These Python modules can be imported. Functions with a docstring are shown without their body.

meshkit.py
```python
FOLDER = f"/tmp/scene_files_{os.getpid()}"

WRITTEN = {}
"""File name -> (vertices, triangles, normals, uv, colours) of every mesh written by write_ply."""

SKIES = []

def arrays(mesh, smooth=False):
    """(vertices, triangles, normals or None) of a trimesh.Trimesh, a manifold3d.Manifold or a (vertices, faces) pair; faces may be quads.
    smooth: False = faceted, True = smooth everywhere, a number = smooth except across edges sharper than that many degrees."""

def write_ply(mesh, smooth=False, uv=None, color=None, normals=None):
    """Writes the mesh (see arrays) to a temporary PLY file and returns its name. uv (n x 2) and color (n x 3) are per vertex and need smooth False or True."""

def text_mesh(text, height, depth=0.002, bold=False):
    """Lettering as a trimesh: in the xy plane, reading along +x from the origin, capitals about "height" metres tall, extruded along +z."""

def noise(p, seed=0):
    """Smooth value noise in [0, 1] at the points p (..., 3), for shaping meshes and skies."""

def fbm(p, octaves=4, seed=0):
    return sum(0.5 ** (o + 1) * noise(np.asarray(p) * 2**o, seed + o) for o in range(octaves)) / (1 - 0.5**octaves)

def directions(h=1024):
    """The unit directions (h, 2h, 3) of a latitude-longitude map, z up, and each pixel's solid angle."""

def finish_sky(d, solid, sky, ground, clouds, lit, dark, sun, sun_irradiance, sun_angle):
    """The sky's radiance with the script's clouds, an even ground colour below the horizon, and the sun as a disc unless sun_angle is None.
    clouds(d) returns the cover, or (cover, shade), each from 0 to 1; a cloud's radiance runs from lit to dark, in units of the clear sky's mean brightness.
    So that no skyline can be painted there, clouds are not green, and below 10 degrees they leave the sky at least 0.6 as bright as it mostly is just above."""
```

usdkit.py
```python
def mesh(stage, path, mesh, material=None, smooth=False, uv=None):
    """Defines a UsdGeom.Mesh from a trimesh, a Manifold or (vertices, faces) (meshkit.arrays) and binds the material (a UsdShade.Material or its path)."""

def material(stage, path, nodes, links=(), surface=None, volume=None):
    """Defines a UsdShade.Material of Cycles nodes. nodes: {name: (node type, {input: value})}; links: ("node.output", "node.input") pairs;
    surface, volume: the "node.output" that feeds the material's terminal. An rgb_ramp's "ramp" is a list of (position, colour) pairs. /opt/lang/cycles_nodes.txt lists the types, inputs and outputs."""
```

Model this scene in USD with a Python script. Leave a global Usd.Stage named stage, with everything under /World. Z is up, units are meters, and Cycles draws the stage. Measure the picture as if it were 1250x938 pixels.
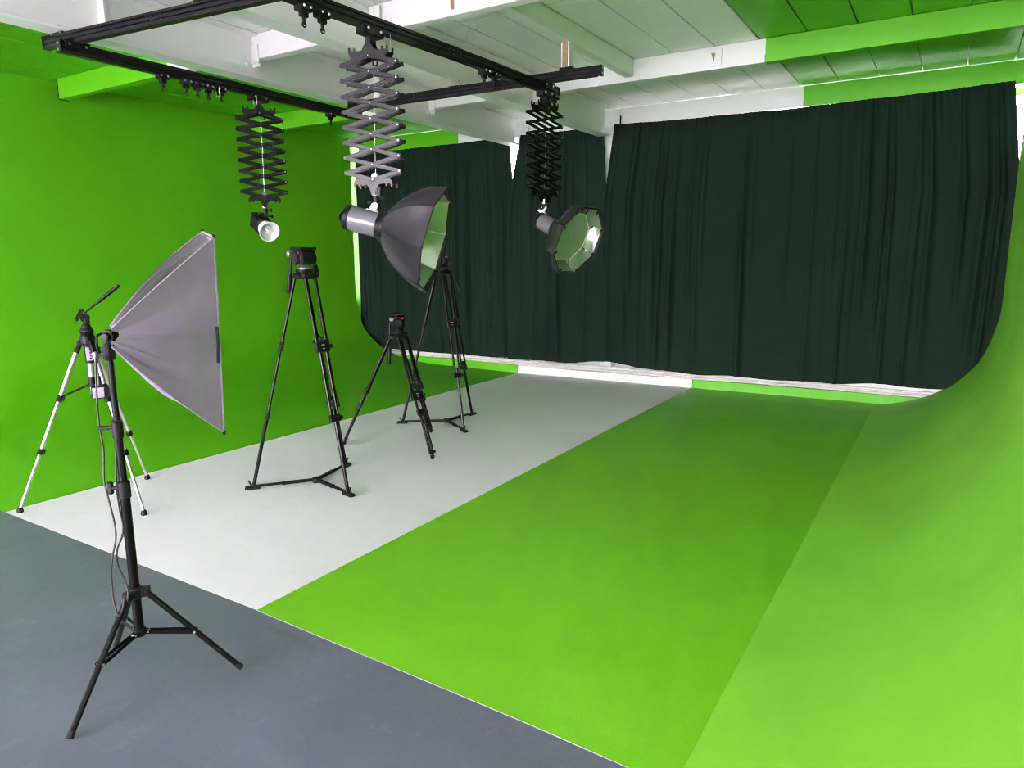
import math, random
import numpy as np
import trimesh
import usdkit, meshkit
from pxr import Usd, UsdGeom, UsdLux, UsdShade, Gf, Sdf, Vt
from shapely.geometry import Polygon

stage = Usd.Stage.CreateInMemory()
UsdGeom.SetStageUpAxis(stage, 'Z')
UsdGeom.SetStageMetersPerUnit(stage, 1.0)
stage.SetDefaultPrim(UsdGeom.Xform.Define(stage, '/World').GetPrim())
UsdGeom.Scope.Define(stage, '/World/Looks')
rng = np.random.default_rng(7)
PI = math.pi

# ------------------------------------------------------------------ camera, sky, exposure
PITCH, ROLL, YAW, FPX, EYE = math.radians(10.38), math.radians(-.25), math.radians(-31.9), 853.0, np.array([0, 0, 1.55])
EXPOSURE = 1.2
SKY_COLOR, SKY_STRENGTH = (1.0, 0.91, 1.01), 5.0
SUN_DIR, SUN_STRENGTH = (.755, .10, .643), 32.0


def camera_axes():
    c, s = math.cos(YAW), math.sin(YAW)
    ry = np.array([[c, -s, 0], [s, c, 0], [0, 0, 1]])
    b = np.array([[1, 0, 0], [0, 0, -1], [0, 1, 0]])
    c, s = math.cos(PITCH), math.sin(PITCH)
    rp = np.array([[1, 0, 0], [0, c, -s], [0, s, c]])
    c, s = math.cos(ROLL), math.sin(ROLL)
    rr = np.array([[c, -s, 0], [s, c, 0], [0, 0, 1]])
    return rr @ rp @ b @ ry


AX = camera_axes()
cam = UsdGeom.Camera.Define(stage, '/World/camera')
m4 = np.eye(4)
m4[0, :3], m4[1, :3], m4[2, :3], m4[3, :3] = AX[0], -AX[1], -AX[2], EYE
cam.AddTransformOp().Set(Gf.Matrix4d(*m4.ravel().tolist()))
cam.CreateHorizontalApertureAttr(36.0)
cam.CreateVerticalApertureAttr(36.0 * 938 / 1250)
cam.CreateFocalLengthAttr(36.0 * FPX / 1250)
cam.CreateClippingRangeAttr(Gf.Vec2f(0.05, 500))
cam.CreateExposureAttr(EXPOSURE)

dome = UsdLux.DomeLight.Define(stage, '/World/sky')
dome.CreateColorAttr(Gf.Vec3f(*SKY_COLOR))
dome.CreateIntensityAttr(SKY_STRENGTH)

sun = UsdLux.DistantLight.Define(stage, '/World/sun')
sun.CreateColorAttr(Gf.Vec3f(1.0, .92, .92))
sun.CreateIntensityAttr(SUN_STRENGTH)
sun.CreateAngleAttr(0.53)
sz = np.array(SUN_DIR) / np.linalg.norm(SUN_DIR)
sx = np.cross((0, 0, 1), sz)
sx /= np.linalg.norm(sx)
sm = np.eye(4)
sm[0, :3], sm[1, :3], sm[2, :3] = sx, np.cross(sz, sx), sz
sun.AddTransformOp().Set(Gf.Matrix4d(*sm.ravel().tolist()))

# ------------------------------------------------------------------ materials
M = {}


def mat(name, color, rough=.5, metallic=0, bump=0, bscale=60, vary=0, vscale=3, spec=.5, translucent=0, coat=0, tcolor=None):
    nodes = {'p': ('principled_bsdf', {'base_color': color, 'roughness': rough, 'metallic': metallic, 'specular_ior_level': spec, 'coat_weight': coat}),
             'tc': ('texture_coordinate', {})}
    links, out = [], 'p.BSDF'
    if vary:
        lo, hi = [c * (1 - vary) for c in color], [min(1, c * (1 + vary)) for c in color]
        nodes['n'] = ('noise_texture', {'scale': vscale, 'detail': 5.0, 'roughness': .6})
        nodes['r'] = ('rgb_ramp', {'ramp': [(.3, lo), (.7, hi)]})
        links += [('tc.object', 'n.vector'), ('n.fac', 'r.fac'), ('r.color', 'p.base_color')]
    if bump:
        nodes['bn'] = ('noise_texture', {'scale': bscale, 'detail': 3.0})
        nodes['b'] = ('bump', {'strength': bump, 'distance': .004})
        links += [('tc.object', 'bn.vector'), ('bn.fac', 'b.height'), ('b.normal', 'p.normal')]
    if translucent:
        nodes['t'] = ('translucent_bsdf', {'color': tcolor or color})
        nodes['mx'] = ('mix_closure', {'fac': translucent})
        links += [('p.BSDF', 'mx.closure1'), ('t.BSDF', 'mx.closure2')]
        out = 'mx.closure'
    M[name] = usdkit.material(stage, '/World/Looks/' + name, nodes, links, surface=out)
    return M[name]


GREEN = (.12, .50, .004)
WHITE = (.87, .86, .86)


def paint(name, color, rough=.45, bump=.12, vary=.05, patch=0.0, stipple=350):
    """Rolled wall paint: fine stipple, slow mottling and, on floors, scuffs and roller patches."""
    nodes = {
        'p': ('principled_bsdf', {'roughness': rough}), 'tc': ('texture_coordinate', {}),
        'n1': ('noise_texture', {'scale': 1.3, 'detail': 4.0, 'distortion': .6}),
        'r1': ('rgb_ramp', {'ramp': [(.3, [c * (1 - vary) for c in color]), (.7, [min(1, c * (1 + vary)) for c in color])]}),
        'n2': ('noise_texture', {'scale': 9.0, 'detail': 6.0, 'roughness': .7, 'distortion': 1.2}),
        'r2': ('rgb_ramp', {'ramp': [(.56, (0, 0, 0)), (.70, (1, 1, 1))]}),
        'k': ('math', {'math_type': 'multiply', 'value2': abs(patch)}),
        'mx': ('mix', {'mix_type': 'mix', 'color2': [min(1, .12 + c * .95) for c in color] if patch > 0 else [c * .80 for c in color]}),
        'n3': ('noise_texture', {'scale': stipple, 'detail': 2.0}),
        'n4': ('noise_texture', {'scale': 11.0, 'detail': 4.0, 'roughness': .55, 'distortion': .4}),
        'm4': ('math', {'math_type': 'multiply_add', 'value2': 2.5}),
        'b': ('bump', {'strength': bump, 'distance': .005}),
    }
    links = [('tc.object', 'n1.vector'), ('tc.object', 'n2.vector'), ('tc.object', 'n3.vector'), ('tc.object', 'n4.vector'),
             ('n1.fac', 'r1.fac'), ('n2.fac', 'r2.fac'), ('r2.color', 'k.value1'), ('k.value', 'mx.fac'), ('r1.color', 'mx.color1'), ('mx.color', 'p.base_color'),
             ('n4.fac', 'm4.value1'), ('n3.fac', 'm4.value3'), ('m4.value', 'b.height'), ('b.normal', 'p.normal')]
    M[name] = usdkit.material(stage, '/World/Looks/' + name, nodes, links, surface='p.BSDF')


def split_paint(name, spans):
    """Green and white paint that meet at given x positions: spans = [(x, then is green)], first colour given by spans[0]."""
    first, edges = spans
    nodes = {'p': ('principled_bsdf', {'roughness': .5}), 'g': ('geometry', {}), 'xyz': ('separate_xyz', {}),
             'n': ('noise_texture', {'scale': 25.0, 'detail': 3.0}), 'nm': ('math', {'math_type': 'multiply_add', 'value2': .02}),
             'n3': ('noise_texture', {'scale': 120.0}), 'b': ('bump', {'strength': .1, 'distance': .003}),
             'mx': ('mix', {'color1': WHITE, 'color2': GREEN})}
    links = [('g.position', 'xyz.vector'), ('g.position', 'n.vector'), ('n.fac', 'nm.value1'), ('xyz.x', 'nm.value3'), ('g.position', 'n3.vector'), ('n3.fac', 'b.height'), ('b.normal', 'p.normal')]
    prev = None
    for i, (x, gt) in enumerate(edges):
        nodes[f'e{i}'] = ('math', {'math_type': 'greater_than' if gt else 'less_than', 'value2': x + .01})
        links.append(('nm.value', f'e{i}.value1'))
        if prev:
            nodes[f'a{i}'] = ('math', {'math_type': 'add', 'use_clamp': True})
            links += [(prev, f'a{i}.value1'), (f'e{i}.value', f'a{i}.value2')]
            prev = f'a{i}.value'
        else:
            prev = f'e{i}.value'
    links += [(prev, 'mx.fac'), ('mx.color', 'p.base_color')]
    M[name] = usdkit.material(stage, '/World/Looks/' + name, nodes, links, surface='p.BSDF')


paint('green_wall_dimmed', (.105, .44, .003), .5, .05)  # the shared green darkened, so its colour carries the left wall's dimmer light
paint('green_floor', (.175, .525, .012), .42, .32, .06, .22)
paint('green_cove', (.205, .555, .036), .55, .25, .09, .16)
paint('white_floor', (.79, .78, .79), .48, .30, .03, -.16)
paint('grey_floor', (.120, .133, .167), .38, .28, .12, .30)
paint('white_paint', WHITE, .5, .08, .02)
paint('white_board', (.86, .86, .85), .55, .08, .04, stipple=90)
paint('green_board', GREEN, .5, .08, .05, stipple=90)
split_paint('purlin_left_split', ('', [(-5.82, False)]))
split_paint('purlin_right_split', ('', [(-1.45, True)]))
split_paint('header_split', ('', [(-5.92, False), (-1.475, True)]))
split_paint('curb_split', ('', [(-4.85, False), (-2.50, True)]))
mat('dirty_white', (.74, .69, .67), .55, vary=.12, vscale=10, bump=.15)
mat('bare_wood', (.30, .19, .10), .7, vary=.35, vscale=30, bump=.2)
mat('rail_black', (.006, .006, .0065), .36, spec=.3)
mat('black_metal', (.006, .006, .006), .42, spec=.22)
mat('black_plastic', (.007, .007, .0075), .45, spec=.22)
mat('satin_black', (.004, .004, .004), .20, spec=.2)
mat('arm_satin', (.010, .0095, .011), .30, spec=.32)
mat('steel', (.6, .6, .6), .3, metallic=1)
mat('aluminium', (.50, .49, .47), .36, metallic=.7)
mat('grey_head', (.17, .165, .18), .30, metallic=.2, coat=.35)
mat('white_enamel', (.85, .84, .83), .35)
mat('chrome_inner', (.8, .82, .8), .15, metallic=1)
mat('bulb_glass', (.85, .87, .85), .1)
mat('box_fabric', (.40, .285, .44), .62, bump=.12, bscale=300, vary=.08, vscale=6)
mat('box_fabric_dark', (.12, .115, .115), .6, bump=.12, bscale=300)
mat('octa_fabric', (.020, .018, .0215), .5, bump=.1, bscale=300, vary=.08, vscale=6)
mat('black_trim', (.012, .012, .012), .6)
mat('silver_green_bounce', (.42, .49, .38), .36, metallic=.85, bump=.35, bscale=25)  # silver lining, darkened and tinted to imitate the green floor's reflection
mat('diffuser_green_bounce', (.38, .44, .34), .8, translucent=.2, bump=.1, bscale=30)  # white fabric with green bounce light mixed into its base colour
mat('velcro', (.05, .047, .055), .9)
mat('curtain', (.0088, .024, .016), .88, bump=.15, bscale=400, vary=.12, vscale=5, spec=.25, translucent=.15, tcolor=(.020, .020, .017))
mat('cable', (.012, .013, .012), .4)
mat('red_badge', (.55, .04, .04), .4)
mat('pale_print', (.5, .5, .5), .5)
mat('label_lilac', (.33, .30, .35), .4)
mat('hedge', (.10, .22, .04), .6, translucent=.3, vary=.4, vscale=8)
mat('bark', (.12, .09, .06), .8)
mat('concrete', (.50, .49, .47), .8, vary=.1)
mat('outside_brick', (.5, .42, .36), .8, vary=.15)
usdpane = usdkit.material(stage, '/World/Looks/window_glass', {'t': ('transparent_bsdf', {'color': (.96, .98, .96)}), 'g': ('glossy_bsdf', {'roughness': .02, 'color': (.9, .9, .9)}), 'f': ('fresnel', {'IOR': 1.45}), 'm': ('mix_closure', {})},
                          [('f.fac', 'm.fac'), ('t.BSDF', 'm.closure1'), ('g.BSDF', 'm.closure2')], surface='m.closure')
M['window_glass'] = usdpane

# ------------------------------------------------------------------ scene helpers
taken = {}


def numbered(base, name):
    k = (base, name)
    n = taken.get(k, 0)
    taken[k] = n + 1
    return name if n == 0 else f'{name}_{n:03d}'


class Node:
    def __init__(self, path, loc):
        self.path, self.loc = path, np.asarray(loc, float)

    @property
    def prim(self):
        return stage.GetPrimAtPath(self.path)


def describe(prim, label=None, cat=None, group=None, kind=None):
    for k, v in (('label', label), ('category', cat), ('group', group), ('kind', kind)):
        if v:
            prim.SetCustomDataByKey(k, v)


def thing(name, label, cat, loc=(0, 0, 0), group=None, kind=None):
    p = '/World/' + numbered('/World', name)
    x = UsdGeom.Xform.Define(stage, p)
    x.AddTranslateOp().Set(Gf.Vec3d(*map(float, loc)))
    describe(x.GetPrim(), label, cat, group, kind)
    return Node(p, loc)


def arr(mesh):
    if isinstance(mesh, list):
        mesh = join(mesh)
    return mesh


def obj(name, mesh, m, parent=None, smooth=30, label=None, cat=None, group=None, kind=None):
    """One Mesh prim. Vertices are given in world space and stored relative to the parent's base."""
    mesh = arr(mesh)
    if hasattr(mesh, 'to_mesh'):
        mm = mesh.to_mesh()
        mesh = trimesh.Trimesh(mm.vert_properties[:, :3], mm.tri_verts, process=False)
    base = parent.path if parent else '/World'
    loc = parent.loc if parent else np.zeros(3)
    p = base + '/' + numbered(base, name)
    mesh = trimesh.Trimesh(np.asarray(mesh.vertices) - loc, np.asarray(mesh.faces), process=False)
    pr = usdkit.mesh(stage, p, mesh, M[m], smooth=smooth).GetPrim()
    describe(pr, label, cat, group, kind)
    return Node(p, loc)


def dup(node, loc, rotz, label, group=None, name=None):
    nm = name or node.path.split('/')[-1].rstrip('0123456789').rstrip('_')
    p = '/World/' + numbered('/World', nm)
    x = UsdGeom.Xform.Define(stage, p)
    x.GetPrim().GetReferences().AddInternalReference(node.path)
    x.ClearXformOpOrder()
    x.AddTranslateOp().Set(Gf.Vec3d(*map(float, loc)))
    if rotz:
        x.AddRotateZOp().Set(float(math.degrees(rotz)))
    x.GetPrim().SetInstanceable(True)
    describe(x.GetPrim(), label, node.prim.GetCustomDataByKey('category'), group)
    return Node(p, loc)


# ------------------------------------------------------------------ mesh helpers
def V(*a):
    return np.array(a, float)


def unit(a):
    a = np.asarray(a, float)
    return a / np.linalg.norm(a)


def join(ms):
    return trimesh.util.concatenate([m for m in ms])


def frame(d, up=(0, 0, 1)):
    """Rotation whose z column is d and whose y column is as near up as possible."""
    z = unit(d)
    u = np.asarray(up, float)
    if abs(z @ u) > .98:
        u = V(0, 1, 0) if abs(z[1]) < .9 else V(1, 0, 0)
    x = unit(np.cross(u, z))
    return np.stack([x, np.cross(z, x), z], 1)


def place(mesh, R=None, t=(0, 0, 0)):
    T = np.eye(4)
    if R is not None:
        T[:3, :3] = R
    T[:3, 3] = t
    mesh = mesh.copy()
    mesh.apply_transform(T)
    return mesh


def cbox(size, c=.004, center=(0, 0, 0), R=None):
    """A box with chamfered edges."""
    h = np.asarray(size, float) / 2
    c = min(c, *(h * .45))
    pts = []
    for s in np.ndindex(2, 2, 2):
        sg = np.array(s) * 2 - 1
        for k in range(3):
            q = h - c
            q[k] = h[k]
            pts.append(sg * q)
    m = trimesh.Trimesh(np.array(pts)).convex_hull
    return place(m, R, center)


def rbox(lo, hi, c=.004):
    lo, hi = np.asarray(lo, float), np.asarray(hi, float)
    return cbox(hi - lo, c, (lo + hi) / 2)


def rod(a, b, r0, r1=None, n=14, bevel=True):
    """A round bar from a to b, tapering from r0 to r1, with small bevelled ends."""
    a, b = np.asarray(a, float), np.asarray(b, float)
    r1 = r0 if r1 is None else r1
    L = np.linalg.norm(b - a)
    e = min(.25 * min(r0, r1), L * .2) if bevel else 0
    prof = [(0, 0), (r0 - e, 0), (r0, e), (r1, L - e), (r1 - e, L), (0, L)] if e else [(0, 0), (r0, 0), (r1, L), (0, L)]
    return place(lathe(prof, n), frame(b - a), a)


def lathe(prof, n=24):
    return trimesh.creation.revolve(np.array(prof, float), sections=n)


def lathe_at(prof, a, d, n=24):
    return place(lathe(prof, n), frame(d), a)


def tube(pts, r, n=8, closed=False):
    """A pipe along a polyline."""
    p = np.asarray(pts, float)
    if closed:
        t = np.roll(p, -1, 0) - np.roll(p, 1, 0)
    else:
        t = np.gradient(p, axis=0)
    t /= np.linalg.norm(t, axis=1, keepdims=True) + 1e-12
    a = np.zeros_like(p)
    ref = V(0, 0, 1) if abs(t[0][2]) < .9 else V(1, 0, 0)
    x = unit(np.cross(t[0], ref))
    for i in range(len(p)):
        x = unit(x - t[i] * (x @ t[i]))
        a[i] = x
    b = np.cross(t, a)
    ang = np.arange(n) * 2 * PI / n
    rr = np.broadcast_to(r, (len(p),))
    v = (p[:, None] + rr[:, None, None] * (np.cos(ang)[None, :, None] * a[:, None] + np.sin(ang)[None, :, None] * b[:, None])).reshape(-1, 3)
    f = []
    m = len(p)
    for i in range(m if closed else m - 1):
        k = (i + 1) % m
        for j in range(n):
            l = (j + 1) % n
            f += [[i * n + j, k * n + j, k * n + l], [i * n + j, k * n + l, i * n + l]]
    if not closed:
        v = np.vstack([v, p[:1], p[-1:]])
        for j in range(n):
            l = (j + 1) % n
            f += [[m * n, j, l], [m * n + 1, (m - 1) * n + l, (m - 1) * n + j]]
    t_ = trimesh.Trimesh(v, np.array(f), process=False)
    t_.fix_normals()
    return t_


def smooth_path(pts, n=12):
    """Catmull-Rom through the points."""
    p = np.asarray(pts, float)
    q = np.vstack([2 * p[0] - p[1], p, 2 * p[-1] - p[-2]])
    out = []
    for i in range(1, len(q) - 2):
        for t in np.linspace(0, 1, n, endpoint=False):
            out.append(.5 * (2 * q[i] + (q[i + 1] - q[i - 1]) * t + (2 * q[i - 1] - 5 * q[i] + 4 * q[i + 1] - q[i + 2]) * t * t + (3 * q[i] - q[i - 1] - 3 * q[i + 1] + q[i + 2]) * t ** 3))
    return np.array(out + [p[-1]])


def extrude(poly, a, d, up=(0, 0, 1), L=None):
    """A 2-D outline (x, y) swept straight from a along d; y is towards up."""
    d = np.asarray(d, float)
    L = np.linalg.norm(d) if L is None else L
    m = trimesh.creation.extrude_polygon(poly if isinstance(poly, Polygon) else Polygon(poly), L, engine='earcut')
    return place(m, frame(d, up), a)


def slab(outline, z0, z1):
    m = trimesh.creation.extrude_polygon(Polygon(outline), z1 - z0, engine='earcut')
    m.apply_translation([0, 0, z0])
    return m


def grid_mesh(P, flip=False):
    """P: (m, n, 3) points -> an open quad sheet."""
    m, n = P.shape[:2]
    i, j = np.meshgrid(np.arange(m - 1), np.arange(n - 1), indexing='ij')
    a, b, c, d = i * n + j, i * n + j + 1, (i + 1) * n + j + 1, (i + 1) * n + j
    f = np.vstack([np.stack([a, b, c], -1).reshape(-1, 3), np.stack([a, c, d], -1).reshape(-1, 3)])
    return trimesh.Trimesh(P.reshape(-1, 3), f[:, ::-1] if flip else f, process=False)


def sheet(P, N, th):
    """A sheet with thickness: P the front grid, N the direction (or field) of the front, th the thickness."""
    N = np.broadcast_to(N, P.shape)
    Q = P - N * th
    m, n = P.shape[:2]
    a, b = grid_mesh(P), grid_mesh(Q, True)
    border = [(0, j) for j in range(n)] + [(i, n - 1) for i in range(1, m)] + [(m - 1, j) for j in range(n - 2, -1, -1)] + [(i, 0) for i in range(m - 2, 0, -1)]
    idx = np.array([i * n + j for i, j in border])
    k = np.roll(idx, -1)
    o = m * n
    f = np.vstack([np.stack([idx, idx + o, k + o], -1), np.stack([idx, k + o, k], -1)])
    t = trimesh.Trimesh(np.vstack([a.vertices, b.vertices]), np.vstack([a.faces, b.faces + o, f]), process=False)
    t.fix_normals()
    return t


def ray(px, py):
    """Direction of a line of sight, used once to measure depths off the photograph."""
    return AX.T @ np.array([(px - 625) / FPX, (py - 469) / FPX, 1.0])


# ------------------------------------------------------------------ the room
ZC = 3.28
XL, XR = -7.78, 0.43
YB_L, YB_R = 7.95, 8.12
YF = -6.6
edge = [(-6.9, 1.83), (-4.852, 1.836), (-2.498, 1.846), (-1.087, 1.816), (-.702, 1.80), (.60, 1.775)]


def back_y(x):
    return float(np.interp(x, [-7, -5.87, -4.84, -2.51, -.79, .2], [7.97, 7.965, 7.935, 8.055, 8.155, 8.17]))


floor = thing('floor', 'studio floor painted grey, white and chroma green', None, kind='structure')
obj('subfloor', rbox((-9.2, YF - .2, -.20), (.8, 8.6, -.122), .002), 'concrete', floor, False)
obj('concrete_floor', slab([(-9.0, YF)] + [(-9.0, 1.8)] + edge + [(.60, YF)], -.12, 0), 'grey_floor', floor, False, label='grey painted concrete floor in the foreground')
obj('white_lane', slab([(-4.852, 1.836), (-2.498, 1.846), (-2.512, back_y(-2.512) + .045), (-4.846, back_y(-4.846) + .045)], -.12, 0), 'white_floor', floor, False, label='white painted lane across the stage')
obj('green_field', slab([(-6.0, 1.8315), (-4.852, 1.836), (-4.846, back_y(-4.846) + .045), (-6.0, back_y(-6.0) + .045)], -.12, 0), 'green_wall_dimmed', floor, False, label='green floor left of the white lane')
obj('green_field', slab([(-2.498, 1.846), (-1.087, 1.816), (-.702, 1.80), (-.556, 1.795), (-.556, back_y(-.556) + .03), (-.79, back_y(-.79) + .045), (-2.512, back_y(-2.512) + .045)], -.12, 0), 'green_floor', floor, False, label='large green floor right of the white lane')


ed = [V(-2.498, 1.846, 0), V(-1.087, 1.816, 0), V(-.702, 1.80, 0), V(-.55, 1.795, 0)]
for a_, b_ in zip(ed[:-1], ed[1:]):
    obj('edge_line', rbox((0, -.0025, 0), (np.linalg.norm(b_ - a_), .001, .0010), .0003).apply_transform(trimesh.transformations.concatenate_matrices(trimesh.transformations.translation_matrix(a_), trimesh.transformations.rotation_matrix(math.atan2(*(b_ - a_)[[1, 0]]), (0, 0, 1)))), 'pale_print', floor, False, label='thin pale line along the front edge of the green floor')


def cove(profile, x_wall, sgn, y0, y1, y_back, th=.06):
    """Wall and floor in one curve: profile (distance from the wall, height), swept along y."""
    p = smooth_path([(d, z) for d, z in profile], 8)
    pts = np.array([(x_wall + sgn * d, z) for d, z in p])
    t = np.gradient(pts, axis=0)
    t /= np.linalg.norm(t, axis=1, keepdims=True)
    n = np.stack([-t[:, 1], t[:, 0]], 1) * (1 if sgn > 0 else -1)
    ys = [y0, y1]
    P = np.zeros((len(pts), 12, 3))
    for j, u in enumerate(np.linspace(0, 1, 12)):
        P[:, j, 0], P[:, j, 2] = pts[:, 0], pts[:, 1]
        P[:, j, 1] = y0 + (y1 - y0) * u
    N = np.zeros_like(P)
    N[:, :, 0], N[:, :, 2] = n[:, None, 0], n[:, None, 1]
    return sheet(P, N, th)


prof_l = [(0, ZC), (0, 2.5), (0, 1.7), (.0, 1.15), (.02, .85), (.11, .53), (.30, .32), (.52, .185), (.8, .085), (1.1, .035), (1.45, .009), (1.78, 0)]
prof_r = [(0, ZC), (0, 2.5), (0, 1.7), (0, 1.2), (.012, .93), (.10, .58), (.27, .33), (.42, .2), (.60, .10), (.80, .035), (.99, 0)]
obj('wall_left', cove(prof_l, XL, 1, 1.832, YB_L, 0), 'green_wall_dimmed', kind='structure', label='green wall curving into the floor at left')
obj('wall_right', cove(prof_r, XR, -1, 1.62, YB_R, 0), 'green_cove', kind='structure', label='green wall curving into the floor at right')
# beyond the paint, behind the photographer: plain white walls and the wide loading door the daylight comes through
DOOR = (-6.6, -.2, 3.0)
ROOF_X, ROOF_Y = (-6.8, -.1), (-6.0, -2.6)
obj('wall_left', [rbox((XL - 1.3, YF, -.12), (XL - 1.22, 8.5, ZC), .002), rbox((XL - 1.22, 1.76, 0), (XL - .06, 1.832, ZC), .002)], 'white_paint', kind='structure', label='white side wall of the foreground area')
obj('wall_right', [rbox((XR + .17, YF, -.12), (XR + .25, 8.5, ZC), .002), rbox((XR + .055, 1.60, 0), (XR + .25, 1.70, ZC), .002)], 'white_paint', kind='structure', label='white side wall beside the camera')
obj('wall_front', [rbox((-9.1, YF - .2, 0), (DOOR[0], YF, ZC), .002), rbox((DOOR[1], YF - .2, 0), (.7, YF, ZC), .002), rbox((DOOR[0], YF - .2, DOOR[2]), (DOOR[1], YF, ZC), .002)], 'white_paint', kind='structure', label='front wall around a wide open loading door')

# ceiling boards, one by one, in three bays between the cross beams
BW = .3635
ceiling = thing('ceiling', 'boarded ceiling painted white in the middle and green at the sides', None, kind='structure')
for (xa, ya), (xb, yb) in (((-9.2, YF - .2), (.8, ROOF_Y[0])), ((-9.2, ROOF_Y[1]), (.8, 8.6)), ((-9.2, ROOF_Y[0]), (ROOF_X[0], ROOF_Y[1])), ((ROOF_X[1], ROOF_Y[0]), (.8, ROOF_Y[1]))):
    obj('roof_deck', rbox((xa, ya, ZC + .022), (xb, yb, ZC + .10), .002), 'white_paint', ceiling, False)
rows = [(YF, ROOF_Y[0]), (ROOF_Y[0], ROOF_Y[1]), (ROOF_Y[1], 1.65), (1.65, 3.90), (3.90, 6.20), (6.20, 8.33)]
for (y0, y1) in rows:
    for k in range(-5, 27):
        x1 = -.05 - BW * (k - 1)
        x0 = x1 - BW
        x0, x1 = max(x0, -9.1), min(x1, .66)
        if x1 - x0 < .03:
            continue
        if (y0, y1) == ROOF_Y and x1 > ROOF_X[0] and x0 < ROOF_X[1]:
            continue
        green = (x1 < -4.90 and y1 > 1.7) or (x0 > -1.52 and y1 > 1.7)
        dz = .0025 * rng.random()
        g = .005
        yj = y0 + (y1 - y0) * (.34 + .02 * rng.random())
        cuts = [y0, yj, y1] if (y0 > 1.6 and y0 < 6 and -4.9 < x0 < -1.6) else [y0, y1]
        for a, b in zip(cuts[:-1], cuts[1:]):
            obj('ceiling_board', rbox((x0 + g, a + .002, ZC + dz - .001), (x1 - g, b - .002, ZC + .021), .003), 'green_board' if green else 'white_board', ceiling, False)


def i_profile(w, h, tf, tw):
    return [(-w / 2, 0), (w / 2, 0), (w / 2, tf), (tw / 2, tf * 1.3), (tw / 2, h - tf * 1.3), (w / 2, h - tf), (w / 2, h), (-w / 2, h), (-w / 2, h - tf), (-tw / 2, h - tf * 1.3), (-tw / 2, tf * 1.3), (-w / 2, tf)]


def girder(name, x, w, y0, y1, z0, z1, label):
    t = thing(name, label, 'beam', (x, y0, z0))
    h = z1 - z0
    tf = .014
    obj('web', rbox((x - .006, y0, z0 + tf), (x + .006, y1, z1 - tf), .001), 'white_paint', t, False)
    obj('bottom_flange', rbox((x - w / 2, y0, z0), (x + w / 2, y1, z0 + tf), .003), 'white_paint', t, False)
    obj('top_flange', rbox((x - w / 2, y0, z1 - tf), (x + w / 2, y1, z1), .003), 'white_paint', t, False)
    return t


g1 = girder('steel_girder', -4.885, .17, YF, 7.93, 2.94, ZC - .002, 'deep white steel girder over the left edge of the white lane')
for y in (2.75, 5.35):
    obj('stiffener', rbox((-4.885 + .006, y, 2.954), (-4.885 + .08, y + .01, ZC - .016), .002), 'white_paint', g1, False)
for yb in (3.93, 6.19):
    for dz in (.05, .10):
        for dy in (-.035, .035):
            obj('bolt', lathe_at([(0, 0), (.016, 0), (.016, .012), (.009, .02), (0, .02)], V(-4.879, yb + dy, 3.0 + dz), (1, 0, 0), 8), 'white_paint', g1)
g2 = girder('steel_girder', -3.64, .16, YF, 7.93, 2.94, ZC - .002, 'white steel girder ending between the middle and right curtains')


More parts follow.
